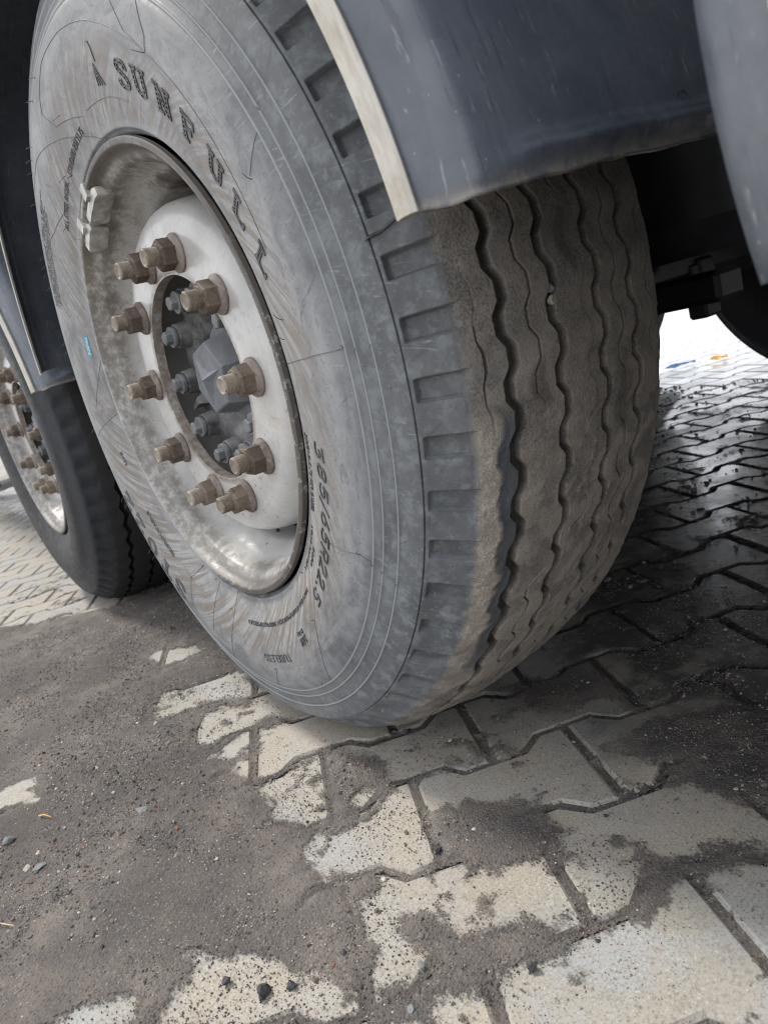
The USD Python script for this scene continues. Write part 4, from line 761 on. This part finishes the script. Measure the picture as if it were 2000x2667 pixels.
# road crumbs lying in the rim and a pebble wedged in the tread
for i, (a, yy, sz) in enumerate([(-97.5, -0.045, 0.017), (-98.5, -0.075, 0.008), (-97.0, -0.100, 0.004)]):
    m = pebble(60 + i, 2, 0.6); m.vertices *= sz / 2; t = math.radians(a); R = 0.2455 if yy > -0.08 else 0.2560; m.apply_translation([(R - sz * 0.18) * math.cos(t), yy, (R - sz * 0.18) * math.sin(t)]); obj('rim_crumb', m, DIRTCLOD, w0)
for i, (dth, sz) in enumerate(((0.0, 0.0100), (-1.0, 0.0105))):
    m = pebble(70 + i, 2, 0.9); m.vertices *= sz * 0.46; t = math.radians(-0.6 + dth); R = 0.5345; m.apply_translation([R * math.cos(t), -0.0345, R * math.sin(t)]); obj('wedged_pebble', m, SP if i else SG, w0)

# the other wheels: one plainer copy, then references
w1 = build_wheel(trailer, False); UsdGeom.Xformable(w1).AddTranslateOp().Set(Gf.Vec3d(-1.279, 0, 0))
TRK = 2.06
def ref_wheel(parent, t, rz=0, src=None):
    x = UsdGeom.Xform.Define(stage, path_of('wheel', parent)); x.GetPrim().GetReferences().AddInternalReference(src or w1.GetPrim().GetPath())
    x.ClearXformOpOrder(); x.AddTranslateOp(UsdGeom.XformOp.PrecisionDouble).Set(Gf.Vec3d(*t))
    if rz: x.AddRotateZOp().Set(float(rz))
    x.GetPrim().SetInstanceable(True); return x
ref_wheel(trailer, (1.35, 0, 0)); ref_wheel(trailer, (0, TRK, 0), 180); ref_wheel(trailer, (-1.279, TRK, 0), 180); ref_wheel(trailer, (1.35, TRK, 0), 180)

# ------------------------------------------------------------------ fenders
def fender(cx, cy, a0, a1, mirror, hi=True, cz=0.0):
    ctrl = np.array([(-0.2040, 0.5830), (-0.2015, 0.5900), (-0.1945, 0.6050), (-0.1885, 0.6180), (-0.1835, 0.6255), (-0.1750, 0.6300), (-0.1600, 0.6320), (0.0, 0.6330), (0.170, 0.6320), (0.190, 0.6270), (0.2100, 0.6120)])
    sl = np.r_[0, np.cumsum(np.linalg.norm(np.diff(ctrl, axis=0), axis=1))]; fy, fr = PchipInterpolator(sl, ctrl[:, 0]), PchipInterpolator(sl, ctrl[:, 1])
    ss = np.linspace(0, sl[-1], 90 if hi else 30); yy, rr = fy(ss), fr(ss); n = len(ss)
    base = np.linspace(0, 1, 120 if hi else 50); tt = np.unique(np.r_[base, np.linspace(0, 0.05, 40)]); m = len(tt)
    Y, T = np.meshgrid(yy, tt, indexing='ij'); R = np.repeat(rr[:, None], m, 1)
    e0 = a0 + 1.5 * np.clip((Y + 0.17) / 0.30, -0.1, 1.2) + 0.6 * sstep(-0.188, -0.201, Y) + (0.25 * (fbm(np.stack([Y * 40, 0 * Y, 0 * Y + cx], -1), 3, 3) - 0.5))
    A = e0 + T * (a1 - e0); da = A - e0
    lip = 0.0065 * np.exp(-((da - 1.55) / 0.62) ** 2) * sstep(-0.165, -0.13, Y) - 0.002 * np.exp(-((da - 0.3) / 0.4) ** 2)
    wav = 0.004 * (fbm(np.stack([A * 0.05, Y * 4, 0 * A + cx], -1), 2, 7) - 0.5)
    Ro = R + lip + wav; Ri = R + wav - 0.0055
    th = np.radians(A)
    vo = np.stack([Ro * np.cos(th), Y, Ro * np.sin(th)], -1).reshape(-1, 3); vi = np.stack([Ri * np.cos(th), Y, Ri * np.sin(th)], -1).reshape(-1, 3)
    q = grid_faces(n, m, False); k = len(vo); idx = np.arange(k).reshape(n, m)
    ring = np.r_[idx[0, :], idx[1:, -1], idx[-1, -2::-1], idx[-2:0:-1, 0]]; r2 = np.roll(ring, -1)
    qq = np.vstack([q, q[:, ::-1] + k, np.stack([ring, ring + k, r2 + k, r2], 1)])
    v = np.vstack([vo, vi]); edge = np.tile((sstep(1.1, 0.0, da)).ravel(), 2)
    if mirror: v = v * [1, -1, 1]
    me_ = tri(v, qq, mirror); me_.fix_normals() if False else None
    f = obj('fender', me_, FEND, trailer, smooth=True)
    UsdGeom.Xformable(f).AddTranslateOp().Set(Gf.Vec3d(cx, cy, cz)); primvar(f, 'edge', edge)
    # pale worn edge strip
    c2 = [(-0.2000, 0.5770), (-0.2060, 0.5770), (-0.2085, 0.5792), (-0.2092, 0.5850), (-0.2072, 0.5915), (-0.2035, 0.5945), (-0.1985, 0.5910), (-0.1985, 0.5830)]
    aa = np.radians(np.linspace(a0 + 0.45, a1 + 0.2, 110)); vv = []
    for i, t in enumerate(aa):
        k = 1.0 - 0.55 * float(sstep(1.2, 1.9, t))
        for (y_, r_) in c2:
            y_, r_ = -0.2020 + (y_ + 0.2020) * k, 0.5850 + (r_ - 0.5850) * k; vv.append((r_ * math.cos(t), y_ * (-1 if mirror else 1), r_ * math.sin(t)))
    tm = tri(np.array(vv), grid_faces(len(aa), len(c2))); kk = len(c2); c0 = len(vv)
    caps = np.vstack([[[c0, j, (j + 1) % kk] for j in range(kk)], [[c0 + 1, (len(aa) - 1) * kk + j, (len(aa) - 1) * kk + (j + 1) % kk] for j in range(kk)]])
    tm = trimesh.Trimesh(np.vstack([vv, np.mean(vv[:kk], 0), np.mean(vv[-kk:], 0)]), np.vstack([tm.faces, caps]), process=False); tm.fix_normals()
    obj('edge_trim', tm, TRIM, f, smooth=40)
    return f
f0 = fender(0, 0, 5.3, 170.5, False)
fender(-1.279, 0, 6.5, 172, False); fender(1.3935, 0, 8, 190.5, False, cz=0.085)
for cx in (0, -1.279, 1.37): fender(cx, TRK, 8, 172, True, False)
# moulded mark on the rear face of the nearest mudguard
def on_fender(m, a, y, R=0.634):
    v, f = trimesh.remesh.subdivide_to_size(m.vertices, m.faces, 0.006, 20); th = math.radians(a) + v[:, 1] / R
    return trimesh.Trimesh(np.stack([(R + v[:, 2]) * np.cos(th), y + v[:, 0], (R + v[:, 2]) * np.sin(th)], -1), f, process=False)
mk = [Point(0, 0).buffer(0.0115).difference(Point(0, 0).buffer(0.0107))] + [affinity.rotate(shapely.box(-0.0035, 0.0052, 0.0035, 0.0060), d, origin=(0, 0)) for d in (20, 140, 260)] + [shapely.box(0.018, -0.006, 0.019, 0.006), shapely.box(0.0165, 0.004, 0.019, 0.005), shapely.box(0.0225, -0.006, 0.0235, 0.006), shapely.box(0.0225, -0.006, 0.029, -0.005)]
obj('moulded_mark', cat(*[on_fender(trimesh.creation.extrude_polygon(p, 0.0007, engine='earcut'), 8.6, 0.045, 0.6330) for p in mk]), FEND, f0, smooth=False)

# ------------------------------------------------------------------ underbody
for cx in (0, -1.279, 1.35): obj('axle', cat(box(cx - 0.065, cx + 0.065, 0.16, TRK - 0.16, -0.065, 0.065, 0.012)), BLACKSTEEL, trailer, smooth=20)
for y in (0.60, 1.42): obj('chassis_beam', cat(box(-4.2, 2.4, y, y + 0.10, 0.30, 0.72, 0.006), box(-4.2, 2.4, y - 0.03, y + 0.13, 0.29, 0.31, 0.003)), BLACKSTEEL, trailer, smooth=20)
for cx in (0, -1.279, 1.35):
    for y in (0.63, 1.45):
        obj('trailing_arm', cat(box(cx - 0.45, cx + 0.30, y, y + 0.08, -0.10, -0.05, 0.008), box(cx - 0.48, cx - 0.38, y - 0.01, y + 0.09, -0.1, 0.30, 0.008)), BLACKSTEEL, trailer, smooth=20)
        bl = revolve([(-0.08, 0.0), (-0.08, 0.10), (-0.03, 0.125), (0.03, 0.118), (0.10, 0.13), (0.16, 0.12), (0.22, 0.10), (0.22, 0.0)], 40); bl.apply_transform(trimesh.transformations.rotation_matrix(PI / 2, [1, 0, 0])); bl.apply_translation([cx + 0.26, y + 0.04, 0.06]); obj('air_spring', bl, BLACKSTEEL, trailer)
for k, (ya, yb, sag) in enumerate(((0.25, 0.98, 0.10), (1.0, 1.80, 0.12))):
    t = np.linspace(0, 1, 24); obj('air_hose', tube(np.stack([0.10 + 0.05 * np.sin(t * 5 + k), ya + (yb - ya) * t, 0.03 - sag * np.sin(PI * t)], -1), 0.009, 8), BLACKSTEEL, trailer)
obj('brake_bracket', cat(box(0.03, 0.075, 0.97, 1.03, -0.155, -0.03, 0.006), box(0.03, 0.07, 0.945, 1.01, -0.125, -0.04, 0.004)), BLACKSTEEL, trailer, smooth=20)
obj('deck', cat(box(-6.0, 2.6, -0.18, TRK + 0.16, 0.735, 0.79, 0.01), box(-6.0, 2.6, -0.205, -0.17, 0.70, 0.82, 0.008), box(-6.0, 2.6, TRK + 0.15, TRK + 0.185, 0.70, 0.82, 0.008)), BLACKSTEEL, trailer, smooth=20)

# ------------------------------------------------------------------ tractor far off to the left
tractor = cd(xform('tractor_unit', t=(-7.15, 0.12, H)), label='dark tractor unit with drive wheels far behind the second wheel at the left edge', category='truck')
ref_wheel(tractor, (0, 0, 0)); ref_wheel(tractor, (0, 1.9, 0), 180)
obj('chassis_beam', cat(box(-3.2, 0.8, 0.5, 0.6, 0.1, 0.4, 0.01), box(-3.2, 0.8, 1.3, 1.4, 0.1, 0.4, 0.01)), BLACKSTEEL, tractor, smooth=20)
obj('mud_flap', cat(box(0.62, 0.64, -0.18, 0.22, -0.40, 0.62, 0.005), box(-0.5, 0.66, -0.2, 0.24, 0.62, 0.66, 0.01)), BLACKSTEEL, tractor, smooth=20)
obj('cab', cat(box(-4.6, -2.4, -0.15, 2.05, 0.3, 2.6, 0.15)), BLACKSTEEL, tractor, smooth=30)
